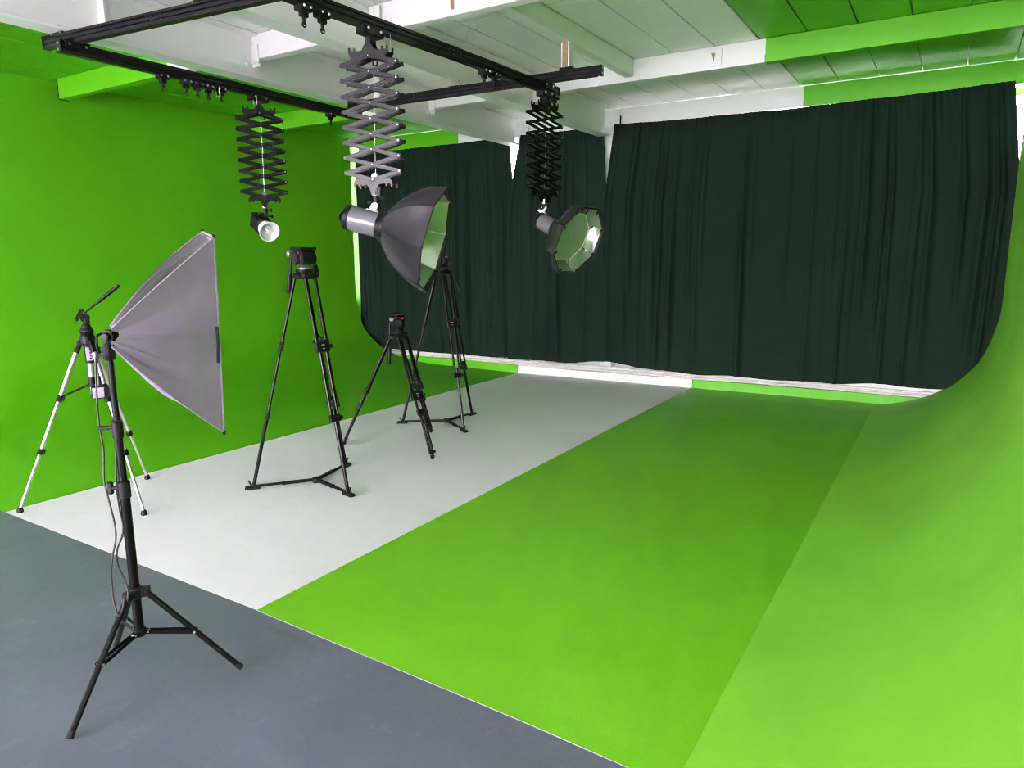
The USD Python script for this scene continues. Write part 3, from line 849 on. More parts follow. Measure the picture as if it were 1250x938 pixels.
def octabox(c, n, r, roll, L, r0, bow, baffle_at, label, seed):
    """c: centre of the open front, n: the way it faces, r: radius over the corners, L: depth back to the ring."""
    n = unit(n)
    s = unit(np.cross(n, (0, 0, 1)))
    u = np.cross(s, n)
    rg = np.random.default_rng(seed)
    t = thing('octabox', label, 'softbox', c)
    corner = lambda k: math.cos(roll + k * PI / 4) * s + math.sin(roll + k * PI / 4) * u

    def prof(q):                                    # q: 0 at the ring, 1 at the rim
        return r0 + (r - r0) * (q ** .80) + bow * math.sin(PI * q), -L * (1 - q)

    nq, na = 16, 9
    for k in range(8):
        P = np.zeros((nq, na, 3))
        I = np.zeros((nq, na, 3))
        for i, q in enumerate(np.linspace(0, 1, nq)):
            rad, dep = prof(q)
            for j, w in enumerate(np.linspace(0, 1, na)):
                e = corner(k) * (1 - w) + corner(k + 1) * w
                dip = .020 * math.sin(PI * w) * math.sin(PI * min(1, q * 1.02)) ** .6
                ns = .006 * (meshkit.noise(V(q * 6, w * 3, k * 3.3 + seed)) - .5) * (math.sin(PI * w) * math.sin(PI * q))
                em = unit(corner(k) + corner(k + 1))
                P[i, j] = c + n * dep + e * rad - em * dip + em * ns
                I[i, j] = P[i, j] - em * .007 + n * .001
        N = unit(corner(k) + corner(k + 1)) * .9 - n * .3
        N = unit(N)
        pn = obj('fabric_panel', sheet(P, N, .0015), 'octa_fabric', t, True)
        obj('silver_lining', sheet(I[1:-1], N, .0015), 'silver_green_bounce', pn, True)
        rib = [c + n * prof(q)[1] + corner(k) * (prof(q)[0] + .001) for q in np.linspace(0, 1, 12)]
        obj('rib_seam', tube(rib, .0035, 6), 'black_trim', t, True)
        ri = [c + n * (prof(q)[1] + .002) + corner(k) * (prof(q)[0] - .012) for q in np.linspace(0.02, .98, 12)]
        obj('rod', tube(ri, .0028, 6), 'steel', t, True)
        a, b = c + corner(k) * r, c + corner(k + 1) * r
        obj('rim_edge', rod(a, b, .005, n=8), 'black_trim', t, True)
        rt = np.stack([unit(np.cross(n, corner(k))), corner(k), n], 1)
        obj('corner_tab', cbox((.018, .045, .008), .003, c + corner(k) * (r - .018) - n * .004, rt), 'black_trim', t, False)
    if baffle_at is not None:
        q = baffle_at
        rad, dep = prof(q)
        rad -= .062
        ring = [c + n * dep + corner(k) * rad for k in range(8)]
        P = np.zeros((8, 25, 3))
        for i, w in enumerate(np.linspace(0.02, 1, 8)):
            for j in range(25):
                k, f = (j // 3) % 8, (j % 3) / 3
                P[i, j] = (c + n * dep) * (1 - w) + (ring[k] * (1 - f) + ring[(k + 1) % 8] * f) * w + n * .008 * math.sin(3 * j + 4 * w) * (1 - w)
        obj('inner_baffle', sheet(P, n, .002), 'diffuser_green_bounce', t, True)
        obj('baffle_edge', tube([ring[k] + n * .001 for k in range(8)], .004, 6, True), 'white_enamel', t)
        for k in range(0, 8):
            obj('baffle_strap', rod(ring[k], c + n * dep + corner(k) * (rad + .063), .004, n=6), 'black_trim', t)
    obj('speed_ring', lathe_at([(r0 * .6, -.012), (r0 + .006, -.012), (r0 + .010, -.004), (r0 + .010, .010), (r0 + .004, .014), (r0 * .6, .014)], c - n * L, n, 32), 'black_metal', t)
    return t


n2 = unit(V(.877, .403, -.261))
c2 = V(-2.51, 3.22, 1.635)
L2 = .31
octabox(c2, n2, .302, -.146, L2, .076, .040, .42, 'large black octagonal softbox hung in the middle, seen from the side and pointing right', 5)
flash_head(c2 - n2 * (L2 + .122), n2, A2[1], 'grey cylindrical flash head on the middle scissor arm, with a pale bracket', L=.225, r=.070)
n3 = unit(V(.903, -.1675, -.395))
c3 = V(-2.434, 4.894, 1.6566)
L3 = .235
octabox(c3, n3, .284, -.3658, L3, .062, .055, .62, 'smaller looking octagonal softbox at right facing the camera, its inner baffle showing', 9)
flash_head(c3 - n3 * (L3 + .105), n3, A3[1], 'grey flash head on the right scissor arm in front of the curtains', L=.20, r=.064)


def spot_head(hang):
    """The small black flash with an open white reflector under the left arm."""
    c = EYE + ray(320.5, 275) * 5.74
    tip = EYE + ray(333.5, 287.5) * 5.62
    n = unit(tip - c)
    t = thing('spot_head', 'small black flash head with a round white reflector on the left scissor arm', 'studio light', c)
    s = unit(np.cross(n, (0, 0, 1)))
    u = np.cross(s, n)
    R = np.stack([s, u, n], 1)
    obj('housing', cbox((.115, .145, .17), .030, c - n * .03, R), 'black_plastic', t, 40)
    obj('rear_cover', cbox((.10, .12, .02), .012, c - n * .12, R), 'black_plastic', t, 40)
    q = c + n * .055
    obj('reflector', lathe_at([(.045, 0), (.062, 0), (.066, .02), (.080, .075), (.084, .078), (.084, .083), (.078, .082), (.062, .025), (.050, .012), (.045, .012)], q, n, 40), 'white_enamel', t)
    obj('reflector_back', lathe_at([(0, .008), (.052, .008), (.052, .013), (0, .013)], q, n, 32), 'white_enamel', t)
    obj('glass_dome', lathe_at([(0.0, .045), (.014, .042), (.026, .034), (.034, .022), (.036, .013), (0, .013)], q, n, 24), 'chrome_inner', t)
    obj('flash_tube', place(trimesh.creation.torus(.024, .004, 20, 8), R, q + n * .048), 'bulb_glass', t)
    obj('model_lamp', lathe_at([(0, .013), (.010, .013), (.014, .04), (.013, .06), (.007, .07), (0, .072)], q, n, 16), 'bulb_glass', t)
    obj('handle', tube(smooth_path([c - n * .09 + u * .05, c - n * .10 - u * .03, c - n * .085 - u * .085, c - n * .02 - u * .095, c + n * .035 - u * .065], 8), .008, 8), 'black_plastic', t)
    obj('mount_stem', [rod(c + V(0, 0, .03), hang + V(0, 0, .015), .013), cbox((.04, .04, .05), .008, c + u * .062 + n * -.01, R)], 'black_metal', t)
    obj('tilt_knob', [rod(hang - V(0, 0, .02), hang - V(0, 0, .02) - s * .05, .005), lathe_at([(0, 0), (.012, 0), (.014, .008), (.010, .016), (0, .018)], hang - V(0, 0, .02) - s * .045, -s, 10)], 'black_plastic', t)
    return t


spot_head(A1[1])

# ------------------------------------------------------------------ light stand with rectangular softbox
SX, SY = -2.397, 1.272


def light_stand():
    t = thing('light_stand', 'black tripod light stand in the left foreground holding the grey softbox', 'light stand', (SX, SY, 0))
    o = V(SX, SY, 0)
    feet = [V(-2.303, .961, .009), V(-2.164, 1.514, .009), V(-2.722, 1.345, .009)]
    obj('pole_section', rod(o + V(0, 0, .205), o + V(0, 0, .76), .0165, n=20), 'satin_black', t)
    obj('pole_section', rod(o + V(0, 0, .74), o + V(0, 0, .985), .0135, n=20), 'satin_black', t)
    obj('pole_section', rod(o + V(0, 0, .97), o + V(0, 0, 1.225), .0105, n=20), 'satin_black', t)
    for z, r in ((.75, .021), (.967, .018)):
        obj('collar', lathe_at([(0, -.032), (r - .004, -.032), (r, -.028), (r, .026), (r - .004, .032), (0, .032)], o + V(0, 0, z), (0, 0, 1), 20), 'black_plastic', t)
        k = unit(V(-.80, -.55, .0))
        kz = o + V(0, 0, z + .006)
        obj('collar_knob', [rod(kz, kz + k * .040, .006), cbox((.018, .016, .044) if z < .9 else (.040, .012, .014), .005, kz + k * .046, np.stack([k, np.cross((0, 0, 1), k), V(0, 0, 1)], 1))], 'black_plastic', t)
    hub = o + V(0, 0, .362)
    ring = o + V(0, 0, .208)
    obj('leg_hub', [lathe_at([(0, -.022), (.022, -.022), (.026, -.016), (.026, .016), (.022, .022), (0, .022)], hub, (0, 0, 1), 16)], 'black_plastic', t)
    obj('brace_ring', lathe_at([(0, -.014), (.020, -.014), (.023, -.008), (.023, .010), (.018, .014), (0, .014)], ring, (0, 0, 1), 16), 'black_plastic', t)
    for f in feet:
        d = unit(V(f[0] - SX, f[1] - SY, 0))
        top = hub + d * .034
        lg = obj('leg', rod(top, f, .0105, .0100, n=14), 'satin_black', t)
        obj('foot_cap', rod(f + unit(top - f) * .025, f - unit(top - f) * .001, .0118, n=14), 'black_plastic', lg)
        obj('hub_bracket', cbox((.034, .030, .034), .004, hub + d * .032, np.stack([d, np.cross((0, 0, 1), d), V(0, 0, 1)], 1)), 'black_plastic', t, False)
        mid = top + (f - top) * .50
        s = np.cross((0, 0, 1), d)
        for k in (-1, 1):
            a, b = ring + d * .016 + s * k * .008, mid + s * k * .0125
            L = np.linalg.norm(b - a)
            e = unit(b - a)
            obj('brace', cbox((L + .014, .003, .014), .001, (a + b) / 2, np.stack([e, s, np.cross(e, s)], 1)), 'satin_black', t, False)
        obj('rivet', rod(mid - s * .017, mid + s * .017, .005, n=10), 'steel', t)
        obj('rivet', rod(ring + d * .03 - s * .013, ring + d * .03 + s * .013, .004, n=10), 'steel', t)
    obj('spigot_clamp', [cbox((.030, .036, .055), .008, o + V(0, 0, 1.235))], 'black_plastic', t, 40)
    return t


light_stand()


def soft_box():
    """Corners measured on the photograph, at the depths the stand and the box's size give."""
    ap = V(SX, SY, 1.288)
    A = EYE + ray(261, 290) * 2.850                # near top
    B = EYE + ray(273.5, 527.5) * 2.870            # near bottom
    C = EYE + ray(247, 283) * 3.155                # far top
    D = B + (C - A) * V(1, 1, 1) + V(0, 0, .01)    # far bottom
    ctr = (A + B + C + D) / 4
    n = unit(np.cross(C - A, B - A))
    if n @ (ctr - ap) < 0:
        n = -n
    t = thing('rectangular_softbox', 'grey rectangular softbox on the light stand, pointing to the right', 'softbox', ap)
    hl = ctr - ap
    ax = unit(hl)
    s_, u_ = unit(C - A), unit(A - B)
    neck = [ap + ax * .02 - s_ * .028 + u_ * .03, ap + ax * .02 - s_ * .028 - u_ * .03, ap + ax * .02 + s_ * .028 - u_ * .03, ap + ax * .02 + s_ * .028 + u_ * .03]
    rim = [A, B, D, C]
    bow = [.006, .016, .030, .030]
    for k in range(4):
        k2 = (k + 1) % 4
        n0, n1, r0, r1 = neck[k], neck[k2], rim[k], rim[k2]
        em = unit(np.cross(r1 - r0, n0 - r0))
        if em @ ((r0 + r1) / 2 - ctr) < 0:
            em = -em
        nq, nw = 26, 34
        P = np.zeros((nq, nw, 3))
        for i, q in enumerate(np.linspace(0, 1, nq)):
            for j, w in enumerate(np.linspace(0, 1, nw)):
                e0 = n0 + (r0 - n0) * q + unit(r0 - ctr) * bow[k] * math.sin(PI * q ** .9)
                e1 = n1 + (r1 - n1) * q + unit(r1 - ctr) * bow[k2] * math.sin(PI * q ** .9)
                p = e0 * (1 - w) + e1 * w
                sagv = (.030 * (1 - abs(2 * w - 1)) - .020 * abs(math.sin(2 * PI * w))) * math.sin(PI * q) ** .8
                # long soft creases fanning out from the neck
                cr = 0
                for (wc, amp, wd, ph) in ((.47, -.014, .022, 0), (.68, .017, .03, .6), (.77, -.016, .022, 1.0), (.33, .006, .05, .3), (.22, -.005, .04, .9)):
                    cr += amp * math.exp(-((w - wc - .05 * math.sin(3 * q + ph)) / wd) ** 2) * math.sin(PI * min(1, q * (1.25 if wc > .6 else 1.0)))
                cr += .011 * (meshkit.fbm(V(q * 5 + k, w * 9, 2.2 * k), 3, 4) - .5) * math.sin(PI * w) * min(1, (1 - q) * 6) * min(1, q * 3)
                P[i, j] = p + em * (sagv + cr)
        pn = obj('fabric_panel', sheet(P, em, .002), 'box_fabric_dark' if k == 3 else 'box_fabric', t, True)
        ed = [P[i, 0] + em * .001 for i in range(nq)]
        obj('edge_piping', tube(ed, .0035, 6), 'box_fabric', t, True)
        obj('rim_piping', rod(r0, r1, .005, n=8), 'box_fabric', t, True)
        obj('corner_tip', lathe_at([(0, 0), (.007, .001), (.007, .014), (.003, .018), (0, .018)], r0 - unit(r0 - ctr) * .006, unit(r0 - ctr), 10), 'black_plastic', t)
        if k == 0:
            v0, v1 = .455, .645
            Q = np.zeros((3, 16, 3))
            for i, q in enumerate((.955, .972, .99)):
                for j, w in enumerate(np.linspace(v0, v1, 16)):
                    fi, fj = q * (nq - 1), w * (nw - 1)
                    i0, j0 = min(int(fi), nq - 2), int(fj)
                    a_, b_ = fi - i0, fj - j0
                    Q[i, j] = (P[i0, j0] * (1 - a_) + P[i0 + 1, j0] * a_) * (1 - b_) + (P[i0, j0 + 1] * (1 - a_) + P[i0 + 1, j0 + 1] * a_) * b_ + em * .004
            obj('velcro_strip', sheet(Q, em, .0035), 'velcro', pn, True, label='dark fastening strip near the front edge')
    g = .985
    F = np.array([[ctr + (rim[0] - ctr) * g, ctr + (rim[3] - ctr) * g], [ctr + (rim[1] - ctr) * g, ctr + (rim[2] - ctr) * g]])
    P = np.zeros((10, 8, 3))
    for i, a in enumerate(np.linspace(0, 1, 10)):
        for j, b in enumerate(np.linspace(0, 1, 8)):
            P[i, j] = (F[0, 0] * (1 - b) + F[0, 1] * b) * (1 - a) + (F[1, 0] * (1 - b) + F[1, 1] * b) * a - n * (.012 + .012 * math.sin(PI * a) * math.sin(PI * b))
    obj('front_diffuser', sheet(P, n, .002), 'diffuser_green_bounce', t, True)
    obj('lamp_neck', [lathe_at([(0, 0), (.022, 0), (.025, .006), (.025, .03), (.02, .035), (0, .035)], ap - ax * .004, ax, 20), rod(ap - ax * .018, ap, .015)], 'black_plastic', t)
    obj('tilt_joint', [cbox((.032, .032, .050), .010, ap + V(.002, 0, -.045)), rod(ap + V(0, 0, -.03), ap + V(0, 0, 0), .012)], 'black_plastic', t, 40)
    obj('tilt_handle', tube(smooth_path([ap - ax * .03 + V(0, 0, .012), ap - ax * .052 + V(0, 0, .004), ap - ax * .055 + V(0, 0, -.03), ap - ax * .045 + V(0, 0, -.05)], 8), .0045, 8), 'black_plastic', t)
    return t, ap, ax


sb, AP, SAX = soft_box()
# the mains lead that hangs from the lamp holder, and the small box on it
S = lambda px, py, d: EYE + ray(px, py) * d
dd = (V(SX, SY, .8) - EYE) @ AX[2]
cord = sb
pts = [S(122, 424, dd + .01), S(117, 440, dd), S(118, 480, dd), S(121, 520, dd), S(126, 548, dd), S(127, 585, dd), S(133, 612, dd), S(140, 640, dd), S(141, 660, dd), S(137, 682, dd), S(136, 705, dd), S(139, 735, dd), S(145, 752, dd), S(150, 742, dd + .01), S(151.5, 730, dd + .015)]
obj('power_cord', tube(smooth_path(pts, 8), .0032, 8), 'cable', cord, True)
pts = [S(138, 500, dd + .03), S(141, 545, dd + .03), S(142, 590, dd + .03), S(146, 622, dd), S(150, 640, dd - .03), S(149, 655, dd - .03), S(143, 672, dd - .02), S(144, 690, dd - .01), S(152, 708, dd), S(156, 722, dd), S(156, 733, dd)]
obj('power_cord', tube(smooth_path(pts, 8), .0032, 8), 'cable', cord, True)

# ------------------------------------------------------------------ tripods
def twin_tripod(feet, z_bowl, z_top, label, head_yaw, clamps=(.36, .70), spreader=True, wide=.070, handles=(), mid_spreader=None, pair_to_ground=False, head=1.0):
    feet = [V(*f, 0) for f in feet]
    c = sum(feet) / 3
    t = thing('video_tripod', label, 'tripod', (c[0], c[1], 0))
    bowl = c + V(0, 0, z_bowl)
    obj('bowl', lathe_at([(0, -.045), (.030, -.045), (.048, -.02), (.056, .0), (.056, .012), (.046, .016), (0, .016)], bowl, (0, 0, 1), 24), 'black_metal', t)
    for i, f in enumerate(feet):
        d = unit(f - c)
        s = unit(np.cross((0, 0, 1), d))
        top = bowl + d * .062 - V(0, 0, .030)
        end = f + V(0, 0, .022)
        e = unit(end - top)
        L = np.linalg.norm(end - top)
        lg = obj('leg', [rod(top + s * k * wide / 2, top + e * (L * clamps[0]) + s * k * wide / 2, .0105, n=12) for k in (-1, 1)], 'satin_black', t)
        obj('leg_yoke', [cbox((.050, wide + .034, .034), .010, top - e * .002 - d * .008, np.stack([np.cross(s, e), s, e], 1)), cbox((.05, wide + .02, .03), .01, top - d * .02 + V(0, 0, .006), np.stack([d, s, V(0, 0, 1)], 1))], 'black_plastic', t, 40)
        w2 = wide - .022
        q1 = top + e * (L * clamps[0])
        q2 = top + e * (L * clamps[1])
        obj('leg', [rod(q1 - e * .05 + s * k * w2 / 2, q2 + s * k * w2 / 2, .0088, n=12) for k in (-1, 1)], 'satin_black', t)
        if pair_to_ground:
            obj('leg', [rod(q2 - e * .03 + s * k * .014, end - e * .02 + s * k * .012, .0100, n=12) for k in (-1, 1)], 'satin_black', t)
        else:
            obj('leg', rod(q2 - e * .06, end, .0120, n=12), 'satin_black', t)
        RL = np.stack([np.cross(s, e), s, e], 1)
        c1 = obj('leg_clamp', cbox((.030, wide + .030, .070), .007, q1, RL), 'black_plastic', t, 40)
        out = np.cross(s, e)
        if out @ d < 0:
            out = -out
        # small pale printing on the clamp
        for dz, w in ((-.012, .022), (.012, .014)):
            obj('print_mark', cbox((.0012, w, .006), .0003, q1 + out * .0154 + e * dz, RL), 'pale_print', c1, False)
        obj('clamp_knob', [rod(q1 + s * (wide / 2 + .012), q1 + s * (wide / 2 + .030), .006), lathe_at([(0, 0), (.013, 0), (.015, .006), (.013, .016), (0, .018)], q1 + s * (wide / 2 + .020), s, 10)], 'black_plastic', c1)
        c2_ = obj('leg_clamp', cbox((.028, w2 + .028, .050), .006, q2, RL), 'black_plastic', t, 40)
        obj('clamp_knob', [rod(q2 + s * (w2 / 2 + .010), q2 + s * (w2 / 2 + .028), .005), lathe_at([(0, 0), (.012, 0), (.014, .006), (.012, .014), (0, .016)], q2 + s * (w2 / 2 + .018), s, 10)], 'black_plastic', c2_)
        if spreader:
            RF = np.stack([d, s, V(0, 0, 1)], 1)
            obj('spreader_foot', [cbox((.100, .042, .020), .005, f + V(0, 0, .010) + d * .006, RF), cbox((.022, .026, .030), .005, f + V(0, 0, .026), RF)], 'black_plastic', t, 40)
            obj('foot_lever', [rod(f + V(0, 0, .02) + d * .010, f + V(0, 0, .062) + d * .032, .006, .005, n=8)], 'black_plastic', t)
            hub = c + V(0, 0, .026)
            a_, b_ = hub, f - d * .02 + V(0, 0, .020)
            e2 = unit(b_ - a_)
            m_ = a_ + (b_ - a_) * .55
            R2 = np.stack([e2, s, np.cross(e2, s)], 1)
            obj('spreader_arm', [cbox((np.linalg.norm(m_ - a_) + .03, .028, .018), .003, (a_ + m_) / 2, R2), cbox((np.linalg.norm(b_ - m_) + .02, .020, .014), .002, (m_ + b_) / 2, R2), cbox((.024, .032, .022), .004, m_, R2)], 'black_metal', t, False)
        else:
            obj('foot', [lathe_at([(0, 0), (.010, 0), (.016, .010), (.018, .022), (.012, .03), (0, .032)], f, (0, 0, 1), 14), cbox((.026, .040, .034), .006, f + V(0, 0, .05) - d * .016, RL)], 'black_plastic', t, 40)
            obj('foot_knob', lathe_at([(0, 0), (.010, 0), (.012, .006), (.010, .014), (0, .015)], f + V(0, 0, .05) - d * .016 + s * .02, s, 10), 'black_plastic', t)
    if spreader:
        obj('spreader_hub', lathe_at([(0, 0), (.028, 0), (.032, .006), (.032, .024), (.024, .034), (0, .036)], c + V(0, 0, .008), (0, 0, 1), 18), 'black_plastic', t)
    if mid_spreader:
        hub = c + V(0, 0, mid_spreader)
        obj('spreader_hub', rod(hub - V(0, 0, .012), hub + V(0, 0, .012), .016), 'black_plastic', t)
        for f in feet:
            d = unit(f - c)
            top = bowl + d * .062 - V(0, 0, .03)
            g = top + (f - top) * clamps[0]
            obj('spreader_arm', rod(hub, g, .006, n=8), 'black_metal', t)
    # fluid head
    hy = V(math.cos(head_yaw), math.sin(head_yaw), 0)
    hs = V(-hy[1], hy[0], 0)
    RH = np.stack([hy, hs, V(0, 0, 1)], 1)
    h = z_top - z_bowl - .03
    k = head
    obj('head_base', lathe_at([(0, .016), (.044, .016), (.046, .024), (.038, .040), (.034, .050), (0, .052)], bowl, (0, 0, 1), 24), 'steel' if head > .95 else 'black_metal', t)
    hb = bowl + V(0, 0, .045 + (h - .03) / 2)
    obj('head_body', cbox((.105 * k, .098 * k, h - .03), .016, hb, RH), 'black_plastic', t, 40)
    obj('head_cap', cbox((.108 * k, .100 * k, .016), .005, V(c[0], c[1], z_top - .010), RH), 'black_metal', t, False)
    for sg in (-1, 1):
        obj('tilt_drum', lathe_at([(0, 0), (.034 * k, 0), (.036 * k, .006), (.030 * k, .020), (0, .022)], hb + hs * sg * .046 * k - V(0, 0, .008), hs * sg, 22), 'black_plastic', t)
    obj('drag_knob', lathe_at([(0, 0), (.017, 0), (.019, .005), (.016, .014), (.006, .017), (0, .017)], hb + hy * .058 * k * -1 + V(0, 0, .022) + hs * -.02, -hy, 16), 'grey_head', t)
    for sg in (-1, 1):
        obj('badge', lathe_at([(0, 0), (.008, 0), (.007, .003), (0, .003)], hb + hs * sg * .049 * k + hy * .033 + V(0, 0, .028), hs * sg, 12), 'red_badge', t, label='small round red badge')
    lk = hb - hs * .050 * k - hy * .058 * k + V(0, 0, .020)
    obj('brake_knob', lathe_at([(0, -.012), (.010, -.012), (.010, .004), (.018, .006), (.019, .014), (.012, .018), (0, .018)], lk, -hs, 16), 'grey_head', t)
    for (hd, drop, L, grip) in handles:
        a = hb + V(hd[0], hd[1], 0) * .05 * k - V(0, 0, .012)
        b = a + V(hd[0], hd[1], 0) * .022
        d = unit(V(hd[0] * drop[0], hd[1] * drop[0], drop[1]))
        e = b + d * L
        ph = obj('pan_handle', tube([a, b, b + d * .02, e], .007, 8), 'black_metal', t)
        obj('hand_grip', lathe_at([(0, 0), (.012, 0), (.015, .008), (.016, .05), (.014, grip - .006), (.010, grip), (0, grip)], e - d * .02, d, 14), 'black_plastic', ph)
        obj('handle_clamp', lathe_at([(0, -.014), (.018, -.014), (.020, 0), (.018, .014), (0, .014)], a, hs, 14), 'black_plastic', ph)
    return t


twin_tripod([(-3.895, 2.931), (-3.249, 3.167), (-3.728, 3.624)], 1.455, 1.613, 'tall black video tripod nearest the camera, standing with a ground spreader on the white lane', -.17, clamps=(.325, .655), head=1.2,
            handles=[((-.55, -.835), (.12, -1), .12, .12), ((.1, .99), (.15, -1), .06, .08)])
twin_tripod([(-4.196, 4.072), (-3.304, 4.131), (-3.83, 4.775)], .935, 1.10, 'low black video tripod in the middle, with wide legs and no ground spreader', .75, clamps=(.50, .64), spreader=False,
            handles=[((-.74, -.67), (.05, -1), .22, .14)], pair_to_ground=True, head=.92)
twin_tripod([(-4.271, 4.911), (-3.595, 4.950), (-3.911, 5.527)], 1.43, 1.575, 'tall black video tripod farthest back, partly behind the middle octagonal softbox', .6, clamps=(.325, .655), head=.85,
            handles=[((.85, .53), (.30, -1), .22, .10)])


def silver_tripod():
    feet = [V(-4.762, 1.883, 0), V(-4.062, 2.259, 0), V(-4.726, 2.678, 0)]
    c = sum(feet) / 3
    t = thing('photo_tripod', 'silver photo tripod with a black pan handle by the left end of the white lane', 'tripod', (c[0], c[1], 0))
    z0 = 1.075
    col = c + V(0, 0, z0)
    obj('shoulder', lathe_at([(0, -.055), (.036, -.055), (.042, -.045), (.042, -.005), (.036, .006), (0, .006)], col, (0, 0, 1), 20), 'black_plastic', t)
    obj('collar_ring', lathe_at([(0, .006), (.036, .006), (.038, .012), (.034, .018), (.040, .024), (.040, .034), (.034, .040), (.030, .055), (0, .055)], col, (0, 0, 1), 24), 'black_plastic', t)
    for f in feet:
        d = unit(f - c)
        s = unit(np.cross((0, 0, 1), d))
        top = col + d * .045 - V(0, 0, .045)
        end = f + V(0, 0, .02)
        e = unit(end - top)
        L = np.linalg.norm(end - top)
        RL = np.stack([np.cross(s, e), s, e], 1)
        obj('leg_hinge', cbox((.030, .034, .085), .008, top + e * .02, RL), 'black_plastic', t, 40)
        for a, b, r in ((.05, .34, .0135), (.32, .66, .0112), (.64, 1.0, .0090)):
            obj('leg', rod(top + e * L * a, top + e * L * b, r, n=14), 'aluminium', t)
        for q, w in ((.33, .036), (.65, .031)):
            obj('leg_clamp', [cbox((w, w, .042), .007, top + e * L * q, RL), cbox((.012, w * .7, .030), .004, top + e * L * q + np.cross(s, e) * w * .55, RL)], 'black_plastic', t, 40)
        obj('foot', lathe_at([(0, 0), (.015, 0), (.019, .006), (.018, .018), (.012, .032), (0, .034)], f, (0, 0, 1), 16), 'black_plastic', t)
        bk = c + V(0, 0, .775)
        at = top + e * L * .325
        sd = s * .006
        obj('brace', rod(at, bk, .0055, n=8), 'black_metal', t)
    obj('centre_column', rod(c + V(0, 0, .70), c + V(0, 0, 1.06), .0155, n=18), 'aluminium', t)
    obj('column_end', rod(c + V(0, 0, .692), c + V(0, 0, .706), .0165, n=18), 'black_plastic', t)
    obj('brace_collar', lathe_at([(0, -.03), (.020, -.03), (.024, -.02), (.024, .02), (.020, .03), (0, .03)], c + V(0, 0, .785), (0, 0, 1), 18), 'black_plastic', t)
    g = obj('column_housing', lathe_at([(0, .0), (.022, .0), (.025, .006), (.025, .11), (.022, .118), (0, .118)], c + V(0, 0, .905), (0, 0, 1), 20), 'black_plastic', t)
    dv = unit(V(-c[0], -c[1], 0))
    sv = V(-dv[1], dv[0], 0)
    RV = np.stack([sv, dv, V(0, 0, 1)], 1)
    obj('name_plate', cbox((.034, .006, .085), .003, c + V(0, 0, .965) + dv * .0245 - sv * .0, RV), 'label_lilac', t, False, label='pale lilac plate with dark marks')
    for i in range(4):
        obj('print_mark', cbox((.009, .001, .011), .0003, c + V(0, 0, .936 + i * .018) + dv * .028 + sv * .007, RV), 'black_trim', t, False)
    # pan head, tilted
    h = col + V(0, 0, .055)
    tl = unit(EYE * 0 + (AX[0] * .80 + V(0, 0, .50)))            # the handle points up to the right
    u_ = unit(np.cross(dv, tl))
    if u_[2] < 0:
        u_ = -u_
    obj('head_stem', [lathe_at([(0, -.005), (.024, -.005), (.026, .004), (.022, .016), (0, .018)], h, (0, 0, 1), 18), cbox((.038, .034, .045), .010, h + V(.006, 0, .035))], 'black_plastic', t, 40)
    obj('tilt_drum', lathe_at([(0, -.024), (.024, -.024), (.027, -.018), (.027, .018), (.024, .024), (0, .024)], h + V(0, 0, .058), dv, 20), 'black_plastic', t)
    pl = h + V(0, 0, .072) - AX[0] * .030
    RP = np.stack([unit(AX[0] * .55 + V(0, 0, .83)), dv, np.cross(unit(AX[0] * .55 + V(0, 0, .83)), dv)], 1)
    obj('camera_plate', [cbox((.085, .048, .012), .003, pl, RP), cbox((.074, .042, .012), .003, pl + RP[:, 2] * .011 * (-1 if RP[:, 2] @ AX[0] > 0 else 1), RP)], 'black_plastic', t, False)
    a = h + V(0, 0, .085)
    b = EYE + ray(145, 348.5) * ((a - EYE) @ AX[2])
    d = unit(b - a)
    L = np.linalg.norm(b - a)
    ph = obj('pan_handle', rod(a, a + d * L * .55, .0055), 'black_metal', t)
    obj('hand_grip', lathe_at([(0, 0), (.008, 0), (.011, .008), (.0115, .06), (.011, L * .60 - .004), (.008, L * .60), (0, L * .60)], a + d * L * .40, d, 14), 'black_plastic', ph)
    return t, c


st, SC = silver_tripod()
# the small box between the stand and the silver tripod
dpt = (V(SX, SY, .95) - EYE) @ AX[2] + .35
bc = EYE + ray(122.5, 478) * dpt
bx = thing('power_adapter', 'small black power box with pale front between light stand and silver tripod', 'power adapter', bc)
RB = np.stack([unit(V(AX[0][0], AX[0][1], 0)), unit(V(AX[2][0], AX[2][1], 0)), V(0, 0, 1)], 1)
RB2 = RB @ np.array([[math.cos(.5), -math.sin(.5), 0], [math.sin(.5), math.cos(.5), 0], [0, 0, 1]])
obj('case', cbox((.062, .060, .052), .008, bc, RB2), 'black_plastic', bx, 40)
obj('pale_face', cbox((.040, .004, .040), .003, bc - RB2[:, 1] * .030 - RB2[:, 0] * .006, RB2), 'label_lilac', bx, False)
obj('cord_plug', [rod(bc + V(0, 0, .02), bc + V(0, 0, .062), .010, .007), tube(smooth_path([bc + V(0, 0, .06), bc + V(.004, 0, .12), EYE + ray(131, 423) * dd], 8), .003, 6)], 'cable', bx)

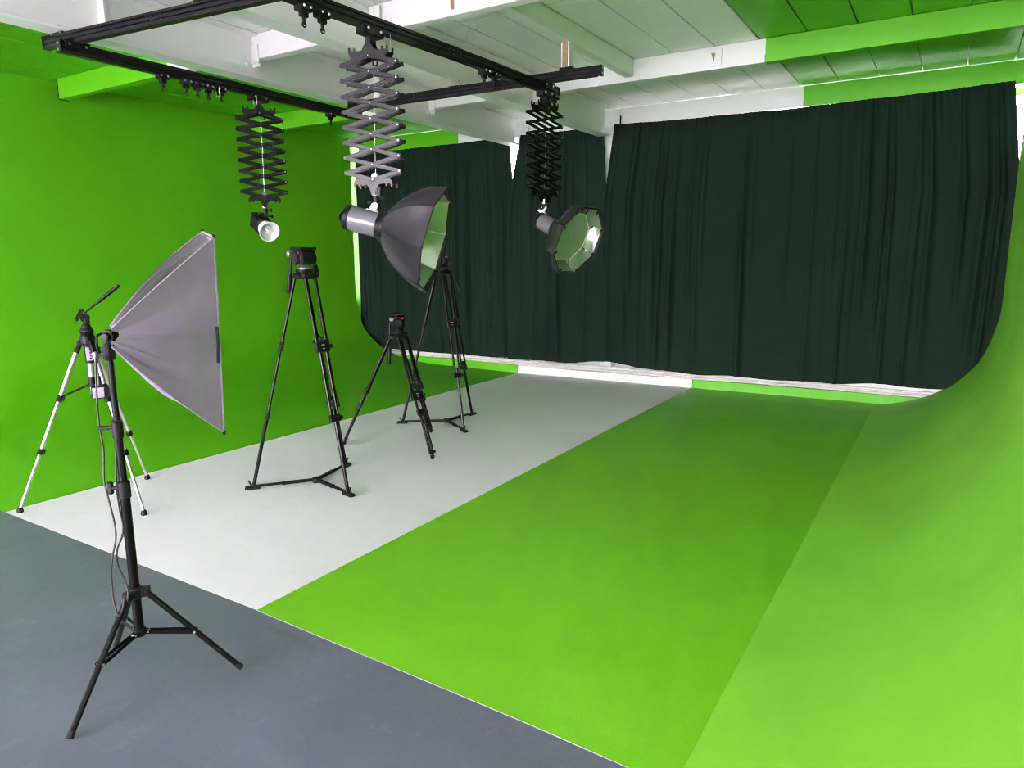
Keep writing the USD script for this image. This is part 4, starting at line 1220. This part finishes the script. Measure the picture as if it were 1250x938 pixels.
# ------------------------------------------------------------------ wires and small marks on the ceiling
for x0, x1, y, lab in ((-3.3, -1.62, 4.62, 'thin white cable clipped across the ceiling boards'),):
    w = thing('ceiling_cable', lab, 'cable', ((x0 + x1) / 2, y, ZC))
    obj('cable_run', tube([(x, y + .01 * math.sin(6 * x), ZC - .004) for x in np.linspace(x0, x1, 14)], .003, 6), 'white_enamel', w)
w = thing('conduit_drop', 'two thin white wires bent down from the ceiling beside the right rail', 'wire', (-3.2, 4.9, 3.2))
for dx in (0, .06):
    obj('wire', tube(smooth_path([(-3.30 + dx, 4.75, ZC - .004), (-3.33 + dx, 4.72, 3.24), (-3.33 + dx, 4.72, 3.17)], 6), .0035, 6), 'white_enamel', w)

# ------------------------------------------------------------------ outside
obj('yard', slab([(-40, -40), (40, -40), (40, YF - .2), (-40, YF - .2)], -.15, -.02), 'concrete', None, False, label='pale concrete yard outside the loading door', cat='ground', kind='structure')
obj('garden_ground', slab([(-30, 8.5), (30, 8.5), (30, 40), (-30, 40)], -.15, -.02), 'concrete', None, False, label='pale paving outside the back windows', cat='ground', kind='structure')
hg = thing('garden_hedge', 'pale sunlit hedge seen through the gaps between the curtains', 'hedge', (-4, 13, 0))
r = np.random.default_rng(21)
leaf = []
for i in range(5200):
    p = V(r.uniform(-16, 6), 13 + r.normal() * .5, abs(r.normal()) * .2 + r.uniform(0, 3.6))
    a, b = unit(r.normal(size=3)), unit(r.normal(size=3))
    s_ = r.uniform(.06, .14)
    leaf.append(np.array([p, p + a * s_ * .6 + b * s_ * .25, p + a * s_ * 1.3, p + a * s_ * .6 - b * s_ * .25]))
leaf = np.array(leaf)
lv = leaf.reshape(-1, 3)
k = np.arange(len(leaf)) * 4
obj('foliage', trimesh.Trimesh(lv, np.vstack([np.stack([k, k + 1, k + 2], -1), np.stack([k, k + 2, k + 3], -1)]), process=False), 'hedge', hg, False, kind='stuff')
for x in np.arange(-15, 6, 1.7):
    obj('stem', rod((x, 13, -.02), (x + .1, 13.05, 2.6), .05, .025, n=8), 'bark', hg)
